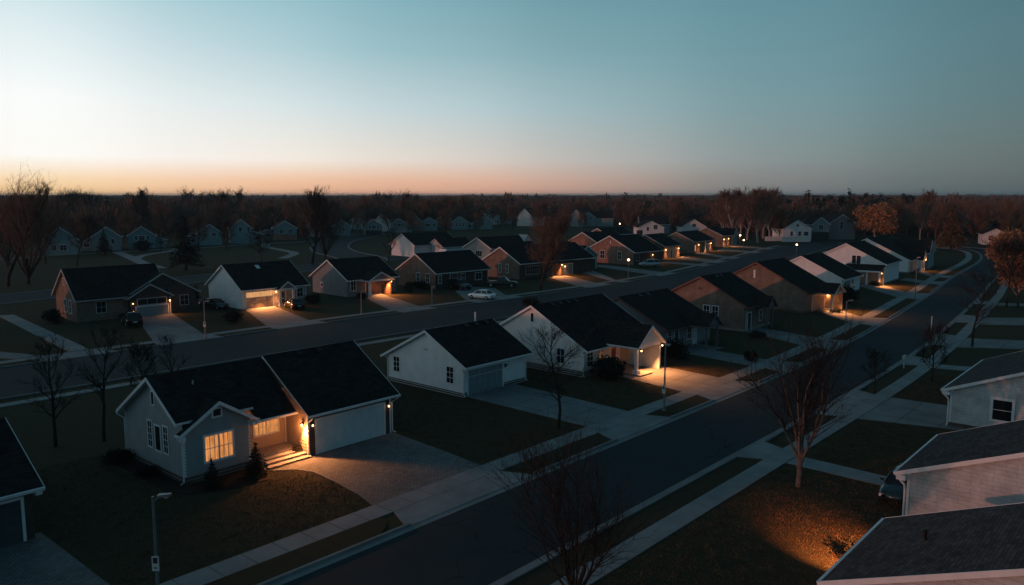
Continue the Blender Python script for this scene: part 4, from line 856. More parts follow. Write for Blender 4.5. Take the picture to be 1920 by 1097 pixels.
def car(kind, lab, x, y, hd, paintm, group='parked cars'):
    o = thing('parked_car', lab, kind if kind != 'suv' else 'car', (x, y, .03), R(hd), group); o['category'] = 'car' if kind != 'pickup' else 'pickup'
    K = KIND[kind]; b = MB(); secs = []
    for (px, w, z0, z1) in K['body']:
        zm = z0+(z1-z0)*.55
        secs.append([(px, -w*.92, z0), (px, -w, z0+.12), (px, -w*1.0, zm), (px, -w*.93, z1-.04), (px, -w*.7, z1), (px, w*.7, z1), (px, w*.93, z1-.04), (px, w, zm), (px, w, z0+.12), (px, w*.92, z0)])
    loft(b, secs); c0, c1, c2, c3 = K['cab']; t, s = K['top'], K['sh']; w = K['body'][3][1]
    # roof panel and pillars in body colour
    loft(b, [[(c1-.02, -w*.66, t-.06), (c1-.02, w*.66, t-.06), (c1, w*.62, t-.01), (c1, -w*.62, t-.01)], [((c1+c2)/2, -w*.68, t-.05), ((c1+c2)/2, w*.68, t-.05), ((c1+c2)/2, w*.6, t+.03), ((c1+c2)/2, -w*.6, t+.03)], [(c2+.05, -w*.66, t-.07), (c2+.05, w*.66, t-.07), (c2, w*.6, t-.02), (c2, -w*.6, t-.02)]])
    mid = (c1+c2)/2-.1
    for sg in (-1, 1):
        for (xa, xb) in ((c0, c1), (c3, c2+.03), (mid, mid)): b.tube([(xa, sg*w*.88, s-.03), (xb, sg*w*.67, t-.05)], .045, 5)
    bo = b.build('body', paintm, o, True)
    b = MB(); loft(b, [[(c0, -w*.86, s-.05), (c3, -w*.86, s-.05), (c3, w*.86, s-.05), (c0, w*.86, s-.05)], [(c1, -w*.655, t-.04), (c2, -w*.655, t-.04), (c2, w*.655, t-.04), (c1, w*.655, t-.04)]]); b.build('windows', 'car_glass', o)
    r = .33 if kind == 'sedan' else .38; fx, rx = K['body'][-1][0]-.82, K['body'][0][0]+.85
    for px in (fx, rx):
        for sg in (-1, 1):
            q = w-.02; b = MB(); b.tube([(px, sg*(q-.2), r), (px, sg*(q-.02), r), (px, sg*(q+.02), r)], [r, r, r*.92], 14); wo = b.build('wheel', 'tyre', o)
            b = MB(); b.tube([(px, sg*(q+.0), r), (px, sg*(q+.03), r)], [r*.62, r*.5], 10); b.build('rim', 'rim', wo)
    e = K['body'][0]; f = K['body'][-1]
    for sg in (-1, 1):
        b = MB(); b.box((e[0]-.0, sg*e[1]*.62, e[3]-.18), (e[0]+.1, sg*(e[1]+.12), e[3]+.0)); b.build('tail_light', 'tail', o)
        b = MB(); b.box((f[0]-.14, sg*f[1]*.6, f[3]-.14), (f[0]+.0, sg*(f[1]+.1), f[3]-.01)); b.build('headlight', 'head', o)
        b = MB(); b.box((c3-.32, sg*(w-.02), s-.02), (c3-.15, sg*(w+.14), s+.12)); b.build('wing_mirror', paintm, o)
    b = MB(); b.box((e[0]-.03, -.24, e[2]+.1), (e[0]+.02, .24, e[2]+.22)); b.build('licence_plate', 'plate', o)
    return o
car('sedan', 'white sedan parked at the end of the driveway by the back street', 68.6, 42.2, 98, 'car_white')
car('sedan', 'dark sedan on the lit driveway of the white-gabled house', 43.6, 55.2, 75, 'car_black')
car('sedan', 'dark sedan beside the white gable wall on the grass', 36.0, 63.5, -75, 'car_blue')
car('suv', 'dark car parked nose-in before the double-gable brick house', 22.0, 57.6, 76, 'car_black')
car('suv', 'dark car close to the front wall of the red brick house', 75.4, 53.8, -100, 'car_black')
car('pickup', 'dark pickup truck on the lawn edge between two brick houses', 82.6, 50.6, -60, 'car_black')
car('suv', 'silver car parked before the wide red brick gable', 133.2, 52.0, 140, 'car_silver')
car('sedan', 'dark car half hidden behind the corner of the blank shingle gable', 24.6, -30.55, 180, 'car_blue')

# ------------------------------------------------------------------ trees
def grow(seed, H, clear, spread, nmain, nsub, ntw, twig, crown=(.5, 1.), leader=True, curve=.25, stems=1, tl=1.0, droop=0., trunk_r=.017):
    rnd = random.Random(seed); tb = MB(); cb = MB()
    def perp(d):
        a = d.orthogonal().normalized(); return (Matrix.Rotation(rnd.uniform(0, 6.283), 3, d) @ a)
    def branch(mb, p, d, ln, r0, r1, n, sides, up):
        pts = [p]; rad = [r0]; q = p.copy(); dd = d.copy()
        for i in range(n):
            dd = (dd + Vector((rnd.gauss(0, .10), rnd.gauss(0, .10), up*.5)) ).normalized(); q = q + dd*(ln/n); pts.append(q); rad.append(r0+(r1-r0)*(i+1)/n)
        mb.tube(pts, rad, sides, 0, False); return pts, dd
    def twigs(pts, ln, k):
        for i in range(k):
            t = rnd.uniform(.2, 1)*(len(pts)-1); a = int(min(t, len(pts)-2)); p = pts[a].lerp(pts[a+1], t-a)
            d0 = (pts[a+1]-pts[a]).normalized(); d = (d0*rnd.uniform(.4, 1.1) + perp(d0)*rnd.uniform(.5, 1) + Vector((0, 0, .25-droop))).normalized()
            l2 = ln*rnd.uniform(.5, 1.2); w = perp(d)*twig
            m = p + d*l2*.5 + Vector((rnd.gauss(0, .06), rnd.gauss(0, .06), rnd.gauss(0, .05)))*l2; e = m + (d*.5+Vector((0, 0, .12-droop*.5)))*l2
            cb.poly([p-w, p+w, m+w*.7, m-w*.7]); cb.poly([m-w*.7, m+w*.7, e])
            for j in range(2):
                q = p.lerp(e, rnd.uniform(.3, .8)); d3 = (d+perp(d)*rnd.uniform(.5, .9)).normalized(); w3 = perp(d3)*twig*.75
                cb.poly([q-w3, q+w3, q+d3*l2*rnd.uniform(.35, .65)])
    for st in range(stems):
        d = Vector((rnd.gauss(0, .03), rnd.gauss(0, .03), 1)) if stems == 1 else Vector((math.cos(st*6.28/stems+.5)*.22, math.sin(st*6.28/stems+.5)*.22, 1))
        d.normalize(); r = H*trunk_r/(stems**.4); top = H*(.92 if leader else clear+.12)
        pts, _ = branch(tb, Vector((0, 0, -.1)), d, top, r, r*.14 if leader else r*.75, 9, 8, .06)
        for i in range(nmain):
            f = clear + (1-clear)*(i+.5+rnd.uniform(-.4, .4))/nmain if leader else clear+.1*rnd.random()
            f = min(max(f, .05), .97); t = f*(len(pts)-1)*(1 if leader else .98); a = min(int(t), len(pts)-2); p = pts[a].lerp(pts[a+1], min(1, t-a))
            az = i*2.4+rnd.uniform(-.5, .5); g = (f-clear)/(1-clear) if leader else rnd.random()
            wdt = crown[0]*H*(math.sin(math.pi*min(1, (.22+.78*g)))**.7 if leader else 1)
            tilt = spread*(1.15-.55*g) if leader else spread*rnd.uniform(.35, 1.1)
            dd = Vector((math.cos(az)*math.sin(tilt), math.sin(az)*math.sin(tilt), math.cos(tilt))); ln = max(.12*H, wdt*rnd.uniform(.8, 1.15)) if leader else H*(1-clear)*rnd.uniform(.75, 1.0)
            rr = r*(.5-.32*g) if leader else r*.55
            mp, _ = branch(tb, p, dd, ln, rr, rr*.25, 5, 5, curve*.35-droop*.2)
            for k in range(nsub):
                t = rnd.uniform(.22, 1)*(len(mp)-1); a = min(int(t), len(mp)-2); p2 = mp[a].lerp(mp[a+1], t-a); d0 = (mp[a+1]-mp[a]).normalized()
                d2 = (d0*.9 + perp(d0)*rnd.uniform(.5, .95) + Vector((0, 0, curve*.6-droop))).normalized(); l2 = ln*rnd.uniform(.28, .5)
                sp_, _ = branch(cb, p2, d2, l2, rr*.3, twig*1.2, 3, 3, curve*.25-droop*.3); twigs(sp_, l2*.62*tl, ntw)
            twigs(mp[2:], ln*.3*tl, ntw)
    return tb, cb
def tree_proto(name, lab, cat, tb, cb, bark, twig, group=None):
    o = thing(name, lab, cat, (0, 0, -50), 0, group); tb.build('trunk', bark, o, True); cb.build('crown', twig, o); return o
used = set()
def put(proto, x, y, s, rz, lab, group=None, mats=None, sz=None):
    o = proto if proto.name not in used else copy_tree(proto); used.add(proto.name)
    o.location = (x, y, 0); o.scale = (s, s, sz or s); o.rotation_euler = (0, 0, rz); o['label'] = lab
    if group: o['group'] = group
    if mats:
        for ch, m in zip(sorted(o.children, key=lambda c: c.name.split('.')[0], reverse=True), mats):
            ch.data = ch.data.copy() if ch.data.users > 1 else ch.data; ch.data.materials[0] = M[m]
    return o
def mk(seed, *a, **k):
    return tree_proto('bare_tree', 'bare tree', 'tree', *grow(seed, *a, **k), 'bark', 'twig')
T_street = mk(3, 8, .28, .95, 16, 7, 7, .011, crown=(.36, 1)); T_vase = mk(5, 7, .16, .62, 10, 13, 9, .0085, leader=False, stems=1, curve=.4, trunk_r=.016)
T_round = mk(7, 5, .22, .9, 20, 8, 8, .012, crown=(.42, 1), curve=.6, tl=.8); T_white = mk(11, 9.4, .31, .42, 8, 16, 12, .009, leader=False, curve=.35, trunk_r=.018, tl=.8)
T_slim = mk(13, 7.4, .24, .8, 15, 6, 7, .010, crown=(.30, 1)); T_thin = mk(17, 7.0, .3, .75, 12, 6, 7, .010, crown=(.34, 1), curve=.5)
T_big = mk(19, 20, .2, .7, 24, 11, 9, .019, crown=(.33, 1), curve=.55, tl=.9); T_big2 = mk(23, 20, .16, .5, 11, 15, 11, .019, leader=False, curve=.45, tl=.8)
T_birch = mk(29, 20, .2, .55, 24, 11, 10, .032, crown=(.33, 1), curve=.45); T_full = mk(37, 13, .2, .85, 26, 12, 11, .021, crown=(.40, 1), curve=.5); T_old = mk(31, 14, .3, .9, 18, 8, 8, .026, crown=(.40, 1), curve=.35)
SM = 'street and garden trees'
put(T_white, 22.2, -25.7, 1.0, .4, 'pale-stemmed bare tree with upright forked limbs on the lawn, right foreground', SM, ('bark_mid', 'twig'))
put(T_vase, 3.4, -24.2, .95, 1.1, 'bare tree with spreading limbs at the bottom edge, on the verge of the front street', SM)
put(T_street, 22.1, -9.0, .92, 2.0, 'bare tree at the pavement edge before the small white gabled house', SM)
put(T_slim, -2.2, 12.8, 1., .3, 'slimmer left one of the two bare trees on the lawn beside the big lit house', SM)
put(T_thin, .3, 11.6, 1.08, 2.2, 'right one of the two bare trees on the lawn, nearest the big lit house gable', SM)
put(T_round, 46.7, -22.2, .72, .7, 'smallest round bare tree on the verge right of the front street', SM)
put(T_round, 54.0, -24.7, .98, 2.9, 'round dense bare tree on the lawn just beyond the smallest one', SM)
put(T_street, 74.5, -23.6, 1.02, 4.2, 'taller bare tree with an upswept crown by the path right of the front street', SM)
put(T_thin, 112, -20.4, 1.35, 1.2, 'bare tree before the orange trees at the right edge', SM)
put(T_thin, 9.2, 19.5, .72, 4.0, 'low twiggy tree behind the ridge of the big lit house', SM); put(T_round, 6.0, 18.6, .95, 1.0, 'round twiggy shrub tree left of the low one behind the big lit house', SM)
put(T_full, 83.0, 42.4, 1.0, .9, 'big rust-brown bare tree with a wide crown on the verge of the back street', SM, ('bark', 'twig_red'))
put(T_thin, 97, 98.6, 1.25, .2, 'slender bare tree between the dark grey house and the curved street', SM); put(T_street, 122, 108, .7, 2.6, 'small bare tree against the white gable over the back row', SM)
PK = 'bare trees in the park'
put(T_big, 87.2, 113.7, .95, 1.8, 'tallest bare tree of the park, its crown reaching above the skyline', PK); put(T_big2, 98.5, 124.5, .66, .5, 'shorter bare tree just right of the tallest park tree', PK)
put(T_big, 26.0, 116.5, .97, 3.3, 'huge bare tree at the left edge against the bright sky', PK, ('bark', 'twig_red')); put(T_big2, 29.6, 117.8, .84, 1.0, 'huge bare tree with many upright limbs, second from the left edge', PK, ('bark', 'twig_red'))  # twig colour carries the warm bleed of the bright sky behind
put(T_old, 47, 161, .85, 2.0, 'dark bare tree before the pale house at the left', PK); put(T_old, 50.4, 151.7, .8, 4.4, 'bare tree with a leaning low fork left of the small conifer', PK)
put(T_big2, *at(15, 500), .72, 2.6, 'tall bare tree just behind the one at the left edge', PK); put(T_big, *at(78, 480), .86, .1, 'tall bare tree seen between the huge pair and the pale house', PK)
put(T_old, *at(424, 472), .62, 5.0, 'bare tree between the two-window house and the tallest gabled house', PK); put(T_round, *at(490, 492), 1.5, 1.4, 'low round bare tree above the ridge of the white-gabled house', PK, sz=1.35)
more = ((6, 462, .9, T_old, 'leftmost of the smaller bare trees at the left edge'), (150, 470, .8, T_old, 'bare tree between the pale house and the small conifer'), (232, 458, .75, T_old, 'bare tree in the gap between two blue-grey gables at the left'), (318, 456, .95, T_old, 'bare tree behind the tall conifer'),
    (338, 462, .7, T_thin, 'thin bare tree beside the tall conifer'), (412, 452, .95, T_old, 'bare tree rising between the two-window house and the tallest gable'), (487, 450, .9, T_old, 'bare tree right of the tallest gabled house'), (508, 455, .62, T_street, 'small bare tree before the rust-red ground floor'), (560, 446, 1.0, T_old, 'bare tree right of the rust-red ground floor'),
    (604, 441, 1.15, T_old, 'broad bare tree behind the tallest park tree'), (622, 440, .95, T_old, 'bare tree left of the narrow blue-grey house'), (660, 436, .9, T_old, 'bare tree before the glowing white gable'), (690, 429, 1.1, T_old, 'bare tree behind the carport house'), (731, 438, .85, T_old, 'bare tree between the carport house and the third gable'),
    (764, 431, 1.0, T_old, 'bare tree left of the brownish gable'), (792, 429, 1.0, T_old, 'bare tree right of the brownish gable'), (820, 429, 1.05, T_old, 'bare tree right of the long window row'), (848, 427, 1.1, T_old, 'bare tree left of the four-window house'), (885, 427, 1.1, T_old, 'bare tree between the four-window house and the first white gable'),
    (962, 430, .8, T_old, 'bare tree before the third sunlit gable'), (1003, 437, .95, T_old, 'dark bare tree before the rust-red roof'), (1058, 433, .8, T_old, 'bare tree before the low dark house'), (1172, 436, .95, T_old, 'bare tree right of the long dark roof'), (1186, 441, .8, T_old, 'bare tree left of the white house behind the chimney'),
    (1268, 437, 1.0, T_old, 'bare tree between the two houses above the back row'), (1336, 441, 1.0, T_old, 'bare tree right of the blue-white gable'), (1461, 452, .8, T_old, 'bare tree at the left corner of the white corner house'), (1608, 449, .9, T_old, 'bare tree right of the dark corner house'), (1690, 452, 1.0, T_old, 'bare tree between the orange tree and the lone birch'),
    (1758, 455, 1.0, T_old, 'bare tree right of the lone birch'), (1822, 457, .95, T_old, 'bare tree left of the small white house'), (1900, 462, 1.0, T_old, 'bare tree behind the small white house'))
more += ((300, 474, .55, T_street, 'small bare tree by the fork of the park path'), (468, 466, .6, T_street, 'small bare tree on the lawn before the tallest gabled house'), (372, 470, .75, T_old, 'bare tree in front of the gap left of the two-window house'), (574, 455, .8, T_old, 'bare tree at the foot of the half hidden house'),
    (676, 443, .65, T_old, 'bare tree at the bend of the curved street'), (776, 441, .7, T_old, 'bare tree on the lawn before the brownish gable'), (838, 440, .7, T_old, 'bare tree on the lawn before the wider brown gable'), (893, 440, .65, T_old, 'bare tree on the lawn before the last blue-grey gable'), (936, 433, .7, T_old, 'bare tree between the second and third sunlit gables'), (1093, 434, .6, T_old, 'bare tree before the palest gable'))
for k, (x, y, sc, pr, lab) in enumerate(more): put(T_full if pr is T_old else pr, *at(x, y), sc*1.08, k*1.3, lab, 'bare trees among the far houses', ('bark', 'twig_red') if x > 900 else None)
BI = 'pale birches at the end of the back row'
for i, (x, d, s, lab) in enumerate(((1376, 262, 1.02, 'leftmost and broadest of the tall birches behind the lamp post'), (1404, 285, 1.06, 'second of the tall birches, slightly behind'), (1424, 268, 1.0, 'middle birch of the clump, with a very pale trunk'), (1446, 278, 1.05, 'rightmost tall birch of the clump'), (1390, 292, 1.04, 'birch at the back of the clump, between the first two'), (1434, 294, 1.06, 'birch at the back of the clump, near its right end'), (1360, 270, .86, 'lower birch at the left edge of the clump'))):
    put(T_birch, *far(x, d), s*1.12, i*1.7, lab, BI, ('bark_pale', 'twig_red'), sz=s*.84)
put(T_birch, *far(1730, 285), .86, 2.2, 'lone white-trunked birch right of the orange tree', BI, ('bark_pale', 'twig_red'))
# leafy, needle and shrub crowns
def leaves(seed, blobs, n, size, flat=.5):
    rnd = random.Random(seed); b = MB()
    for (cx, cy, cz, rx, ry, rz_), k in zip(blobs, n):
        for i in range(k):
            v = Vector((rnd.gauss(0, 1), rnd.gauss(0, 1), rnd.gauss(0, 1))).normalized()*(rnd.random()**.45)*rnd.choice((1, 1, 1, 1.08, .9))
            p = Vector((cx+v.x*rx, cy+v.y*ry, cz+v.z*rz_)); d = Vector((rnd.gauss(0, 1), rnd.gauss(0, 1), rnd.gauss(.1, flat))).normalized(); a = d.orthogonal().normalized()
            a = Matrix.Rotation(rnd.uniform(0, 6.28), 3, d) @ a; c = d.cross(a); s = size*rnd.uniform(.6, 1.4)
            b.poly([p-a*s, p+c*s*.5, p+a*s, p-c*s*.5])
    return b
def conifer(seed, H, base, rad, tiers, per, size):
    rnd = random.Random(seed); t = MB(); t.tube([(0, 0, -.1), (0, 0, H*.5), (0, 0, H*.98)], [H*.018, H*.012, H*.002], 7); c = MB()
    for i in range(tiers):
        f = i/(tiers-1); z = H*(base+(1-base)*f); r = rad*H*(1-f)**.8*rnd.uniform(.75, 1.1)+.03*H*(1-f)
        for k in range(max(4, int(per*(1-.6*f)))):
            az = rnd.uniform(0, 6.28); ln = r*rnd.uniform(.7, 1.1); d = Vector((math.cos(az), math.sin(az), rnd.uniform(-.35, .12)))
            for j in range(max(3, int(ln/size*2.2))):
                p = Vector((0, 0, z+rnd.gauss(0, .02*H))) + d*ln*(j+1)/max(3, int(ln/size*2.2)) + Vector((rnd.gauss(0, size*.4), rnd.gauss(0, size*.4), rnd.gauss(0, size*.25)))
                n = Vector((rnd.gauss(0, .5), rnd.gauss(0, .5), 1)).normalized(); a = Vector((d.x, d.y, -.2)).normalized(); a = Matrix.Rotation(rnd.gauss(0, .6), 3, n) @ a; q = n.cross(a); s = size*rnd.uniform(.6, 1.3)
                c.poly([p-a*s, p+q*s*.42, p+a*s, p-q*s*.42])
    return t, c
def tp(name, cat, tb, cb, bark, leaf): return tree_proto(name, name, cat, tb, cb, bark, leaf)
CO = tp('conifer_tree', 'tree', *conifer(2, 13, .16, .30, 26, 15, .42), 'bark', 'needle'); CS = tp('conifer_shrub', 'shrub', *conifer(4, 1.6, .02, .42, 18, 16, .085), 'bark', 'needle')
put(CO, *at(349, 507), .88, .4, 'tall dark conifer in the park behind the white-gabled house', 'dark conifers'); put(CO, *at(196, 478), .52, 2., 'small dark conifer before a blue-grey gable at the left', 'dark conifers')
x, y = at(1783, 468); t = conifer(9, 13, .12, .34, 26, 16, .5); RU = tp('conifer_tree', 'tree', *t, 'bark', 'needle_rust'); put(RU, x, y, .95, 1., 'rusty brown conifer behind the end house of the front row', 'dark conifers')
for (x, y, s, lab) in ((.75, -1.55, 1.0, 'dark cone shrub under the lit window of the big house'), (3.35, -1.75, 1.2, 'larger dark cone shrub beside the porch steps of the big house')): put(CS, x, y, s, x, lab, 'cone shrubs')
def oldleaf(seed, H):
    tb, cb = grow(seed, H, .12, .6, 14, 6, 3, .03, crown=(.34, 1), curve=.4); rnd = random.Random(seed)
    bl = [(rnd.gauss(0, .12)*H, rnd.gauss(0, .12)*H, H*rnd.uniform(.35, .85), H*.2, H*.2, H*.17) for i in range(16)]
    return tb, leaves(seed, bl, [330]*16, .30)
OR = tp('orange_tree', 'tree', *oldleaf(41, 13), 'bark_pale', 'leaf_orange')
put(OR, *far(1648, 262), 1.38, .5, 'broad orange-leaved tree right of the corner houses', 'orange-leaved trees', sz=1.12)
put(OR, *far(1902, 150), .80, 2., 'orange-brown tree cut by the right edge, in front of the small white house', 'orange-leaved trees')
put(OR, *far(1850, 300), .5, 3.3, 'small orange shrub tree left of the small white house', 'orange-leaved trees')
put(OR, *far(1926, 118), .62, 1.2, 'orange-brown tree at the right edge, nearer than the one before the small white house', 'orange-leaved trees')
put(OR, *far(1835, 330), .75, 5.1, 'orange-brown tree behind the bend of the street, above the small white house', 'orange-leaved trees'); put(OR, *far(1775, 345), .7, .9, 'dull orange tree in the woodland above the rusty conifer', 'orange-leaved trees')
OR2 = put(T_old, *far(1880, 128), .62, 3.6, 'reddish bare tree below the orange one at the right edge', SM); put(T_old, *far(1925, 112), .7, .6, 'reddish bare tree leaning in from the right edge', SM)
def shrub(seed, r, hh, m='leaf_dark'):
    rnd = random.Random(seed); bl = [(rnd.gauss(0, .3)*r, rnd.gauss(0, .3)*r, hh*rnd.uniform(.35, .62), r*.6, r*.6, hh*.42) for i in range(7)]
    t = MB(); 
    for k in range(5): t.tube([(0, 0, -.05), (rnd.gauss(0, .25)*r, rnd.gauss(0, .25)*r, hh*.6)], [.03, .012], 5)
    return tp('shrub', 'shrub', t, leaves(seed, bl, [230]*7, .085), 'bark', m)
SH = shrub(1, 1.0, 1.3)
for x, y, s, sz, lab in ((36.9, -2.9, 1.9, 1.5, 'large dark shrub under the front windows of the cream house'), (38.4, -2.7, 1.1, 1.0, 'lower dark shrub next to the cream house portico post'), (48.4, -2.9, 1.45, 1.5, 'round dark shrub between the cream house and the dark-roofed one'),
    (101.0, -1.6, 2.2, 2.1, 'big dark shrub before the plain white gable'), (64.8, -4.2, 1.1, .6, 'low flat shrub on the path edge before the brown brick house'), (52.0, -9.2, .75, .9, 'small shrub at the pavement corner before the dark-roofed house'),
    (37.3, 72.6, 1.6, 1.9, 'dark bush between the double-gable house and the white gable'), (31.6, 50.6, 1.5, 1.2, 'low dark bush on the lawn before the white-gabled house'), (23.4, 61.6, 1.2, .9, 'dark bush by the front wall of the double-gable house'),
    (16.3, 66.8, 1.2, 1.5, 'small dark bush at the gable end of the double-gable house'), (71.0, 58.9, 1.5, 1.2, 'dark bush below the windows of the red brick gable'), (66.7, 57.0, 1.0, 1.4, 'dark shrub at the corner of the dark grey house'), (48.3, 57.5, 1.6, 1.1, 'dark hedge bush right of the small lit portico'),
    (56.8, 56.6, .9, .9, 'small shrub before the window of the dark grey house'), (-.9, 6.6, .9, .7, 'low dark bush at the back corner of the big lit house'), (-.8, 3.0, .7, .5, 'low shrub below the triple window of the big lit house'), (7.0, -.25, .42, .62, 'small plant lit by the porch lamp of the big house'),
    (67, 31, 1.4, 1.1, 'dark bush showing above the ridge of the dark-roofed house'), (15.0, -31.3, .8, .8, 'shrub at the edge of the lamplit lawn, bottom right'), (127.6, 2.2, 1.3, .7, 'low shrub beside the lit carport'), (90.4, -3.9, 1.1, .5, 'low planting at the lit brick porch')):
    put(SH, x, y, s, x*1.7, lab, 'garden shrubs', sz=sz)
x, y = at(267, 470); put(SH, x, y, 3.2, .3, 'round bush under the three-window blue-grey gable', 'garden shrubs', sz=2.4)
x, y = at(170, 468); put(SH, x, y, 2.6, 1.3, 'dark bush beside the house at the head of the park path', 'garden shrubs', sz=2.2)

# ------------------------------------------------------------------ woodland
rnd = random.Random(77)
WT = 'bare trees standing out of the woodland'
for x, d, top, pr, lab in ((112, 330, 361, T_old, 'dark bare tree poking above the skyline just right of the huge pair'), (150, 345, 357, T_old, 'round crown on the skyline, left of the twin crowns'), (186, 345, 362, T_old, 'flatter round crown on the skyline at the left'), (268, 310, 356, T_birch, 'thin tall pale tree above the skyline over the three-window house'),
    (374, 350, 357, T_old, 'dark round crown on the skyline above the tall conifer'), (404, 360, 359, T_old, 'left of the twin round crowns on the skyline'), (427, 360, 357, T_old, 'right of the twin round crowns on the skyline'), (712, 420, 363, T_old, 'small crown on the skyline above the white gable'), (779, 400, 361, T_old, 'dark crown on the skyline in the middle of the photo'),
    (500, 345, 386, T_old, 'reddish crown in the woodland above the tallest gabled house'), (898, 520, 376, T_old, 'reddish crown above the sunlit gables'), (1065, 470, 375, T_old, 'reddish crown behind the row of gables'), (1100, 450, 377, T_old, 'second reddish crown behind the row of gables'), (1132, 440, 376, T_old, 'third reddish crown behind the row of gables'), (1196, 400, 374, T_old, 'wide reddish crown over the white corner gable'),
    (1252, 410, 375, T_old, 'round reddish crown left of the birches'), (1295, 390, 379, T_old, 'dark round crown left of the birches'), (1500, 340, 380, T_birch, 'slim pale tree behind the white corner house'), (1556, 350, 376, T_birch, 'slim pale tree behind the dark corner house'), (1800, 330, 376, T_old, 'reddish crown above the rusty conifer'), (1838, 320, 374, T_old, 'reddish crown above the small white house'), (1885, 310, 378, T_old, 'reddish crown at the far right above the white house')):
    H_ = 16-(top-365)*d/1504; s = H_/(14 if pr is T_old else 20); put(pr, *far(x, d), s, rnd.uniform(0, 6), lab, WT, ('bark', 'twig') if x < 480 or 700 < x < 800 else (('bark_pale' if pr is T_birch else 'bark'), 'twig_red'))
def clump(seed, H=12., n=150):
    r = random.Random(seed); b = MB()
    b.tube([(0, 0, 0), (r.gauss(0, .3), r.gauss(0, .3), H*.8)], [.22, .05], 4, 0, False)
    for i in range(n):
        v = Vector((r.gauss(0, 1), r.gauss(0, 1), r.gauss(0, 1))).normalized()*(r.random()**.4)
        p = Vector((v.x*3.4, v.y*3.4, H*.6+v.z*H*.38)); d = (Vector((p.x*.25, p.y*.25, (p.z-H*.25)*.3)) + Vector((r.gauss(0, .5), r.gauss(0, .5), r.gauss(0, .4)))).normalized(); w = d.orthogonal().normalized(); w = Matrix.Rotation(r.uniform(0, 6.28), 3, d) @ w
        l = r.uniform(.8, 2.0); s = r.uniform(.05, .13); b.poly([p-d*l-w*s, p-d*l*.2+w*s*2, p+d*l, p+d*l*.1-w*s*2.2])
    return b
def firm(seed, H=14.):
    t, c = conifer(seed, H, .12, .22, 13, 7, .9); base = len(c.v); c.v += t.v; c.f += [tuple(i+base for i in f) for f in t.f]; c.m += t.m; return c
def arrays(b):
    v = np.array(b.v); ls = np.array([len(f) for f in b.f]); ix = np.concatenate([np.array(f) for f in b.f]); return v, ls, ix
def mass(name, protos, spots, m, lab):
    V, LS, IX = [], [], []; n = 0
    for (x, y, sx, sz, k, a) in spots:
        v, ls, ix = protos[k]; ca, sa = math.cos(a)*sx, math.sin(a)*sx
        q = np.stack([v[:, 0]*ca-v[:, 1]*sa+x, v[:, 0]*sa+v[:, 1]*ca+y, v[:, 2]*sz], 1); V.append(q); LS.append(ls); IX.append(ix+n); n += len(v)
    V = np.concatenate(V); LS = np.concatenate(LS); IX = np.concatenate(IX); me = bpy.data.meshes.new(name)
    me.vertices.add(len(V)); me.vertices.foreach_set('co', V.astype(np.float32).ravel()); me.loops.add(len(IX)); me.loops.foreach_set('vertex_index', IX.astype(np.int32))
    me.polygons.add(len(LS)); st = np.concatenate([[0], np.cumsum(LS)[:-1]]); me.polygons.foreach_set('loop_start', st.astype(np.int32)); me.update(calc_edges=True); me.materials.append(M[m])
    o = bpy.data.objects.new(name, me); C.objects.link(o); return tag(o, lab, 'woodland', kind='stuff')
CL = [arrays(clump(s, n=170)) for s in range(5)]; FI = [arrays(firm(s)) for s in range(3)]
def near_edge(x):
    K = ((-500, 300), (0, 300), (100, 305), (300, 305), (560, 320), (660, 372), (900, 425), (1160, 430), (1230, 368), (1330, 350), (1400, 300), (1450, 300), (1480, 318), (1600, 335), (1640, 290), (1720, 300), (1790, 285), (1830, 312), (1900, 316), (1960, 230), (2400, 200))
    for (a, p), (b, q) in zip(K, K[1:]):
        if a <= x <= b: return p+(q-p)*(x-a)/(b-a)
    return 320
sp1, sp2 = [], []; d = 200.
while d < 7000:
    st = max(5.0, d/52); wpx = st*1504/d
    x = -480
    while x < 2400:
        xx = x+rnd.uniform(-.5, .5)*wpx; dd = d+rnd.uniform(-.5, .5)*st; e = near_edge(xx)
        if dd > e:
            hgt = rnd.uniform(8.5, 13.2) if dd > 500 else rnd.uniform(7.5, 12.5)
            if xx < 330 and dd < 420: hgt *= 1.12
            if rnd.random() < .06: hgt *= rnd.uniform(1.15, 1.42)
            px, py = far(xx, dd); sx = max(1., st/6.)
            pine = rnd.random() < (.5 if 1450 < xx < 1720 and 380 < dd < 560 else .05 if dd < 900 else .25)
            if pine: sp2.append((px, py, min(sx, 2.), hgt*(1.25 if 1450 < xx < 1720 and 380 < dd < 560 else 1.05)/14, rnd.randrange(3), rnd.uniform(0, 6.28)))
            else: sp1.append((px, py, sx*rnd.uniform(.85, 1.2), hgt/12, rnd.randrange(5), rnd.uniform(0, 6.28)))
        x += wpx
    d += st
mass('woodland', CL, sp1, 'wood', 'grey-brown bare woodland stretching behind the far houses to the horizon'); mass('conifer_woodland', FI, sp2, 'needle', 'dark conifers mixed into the far woodland')

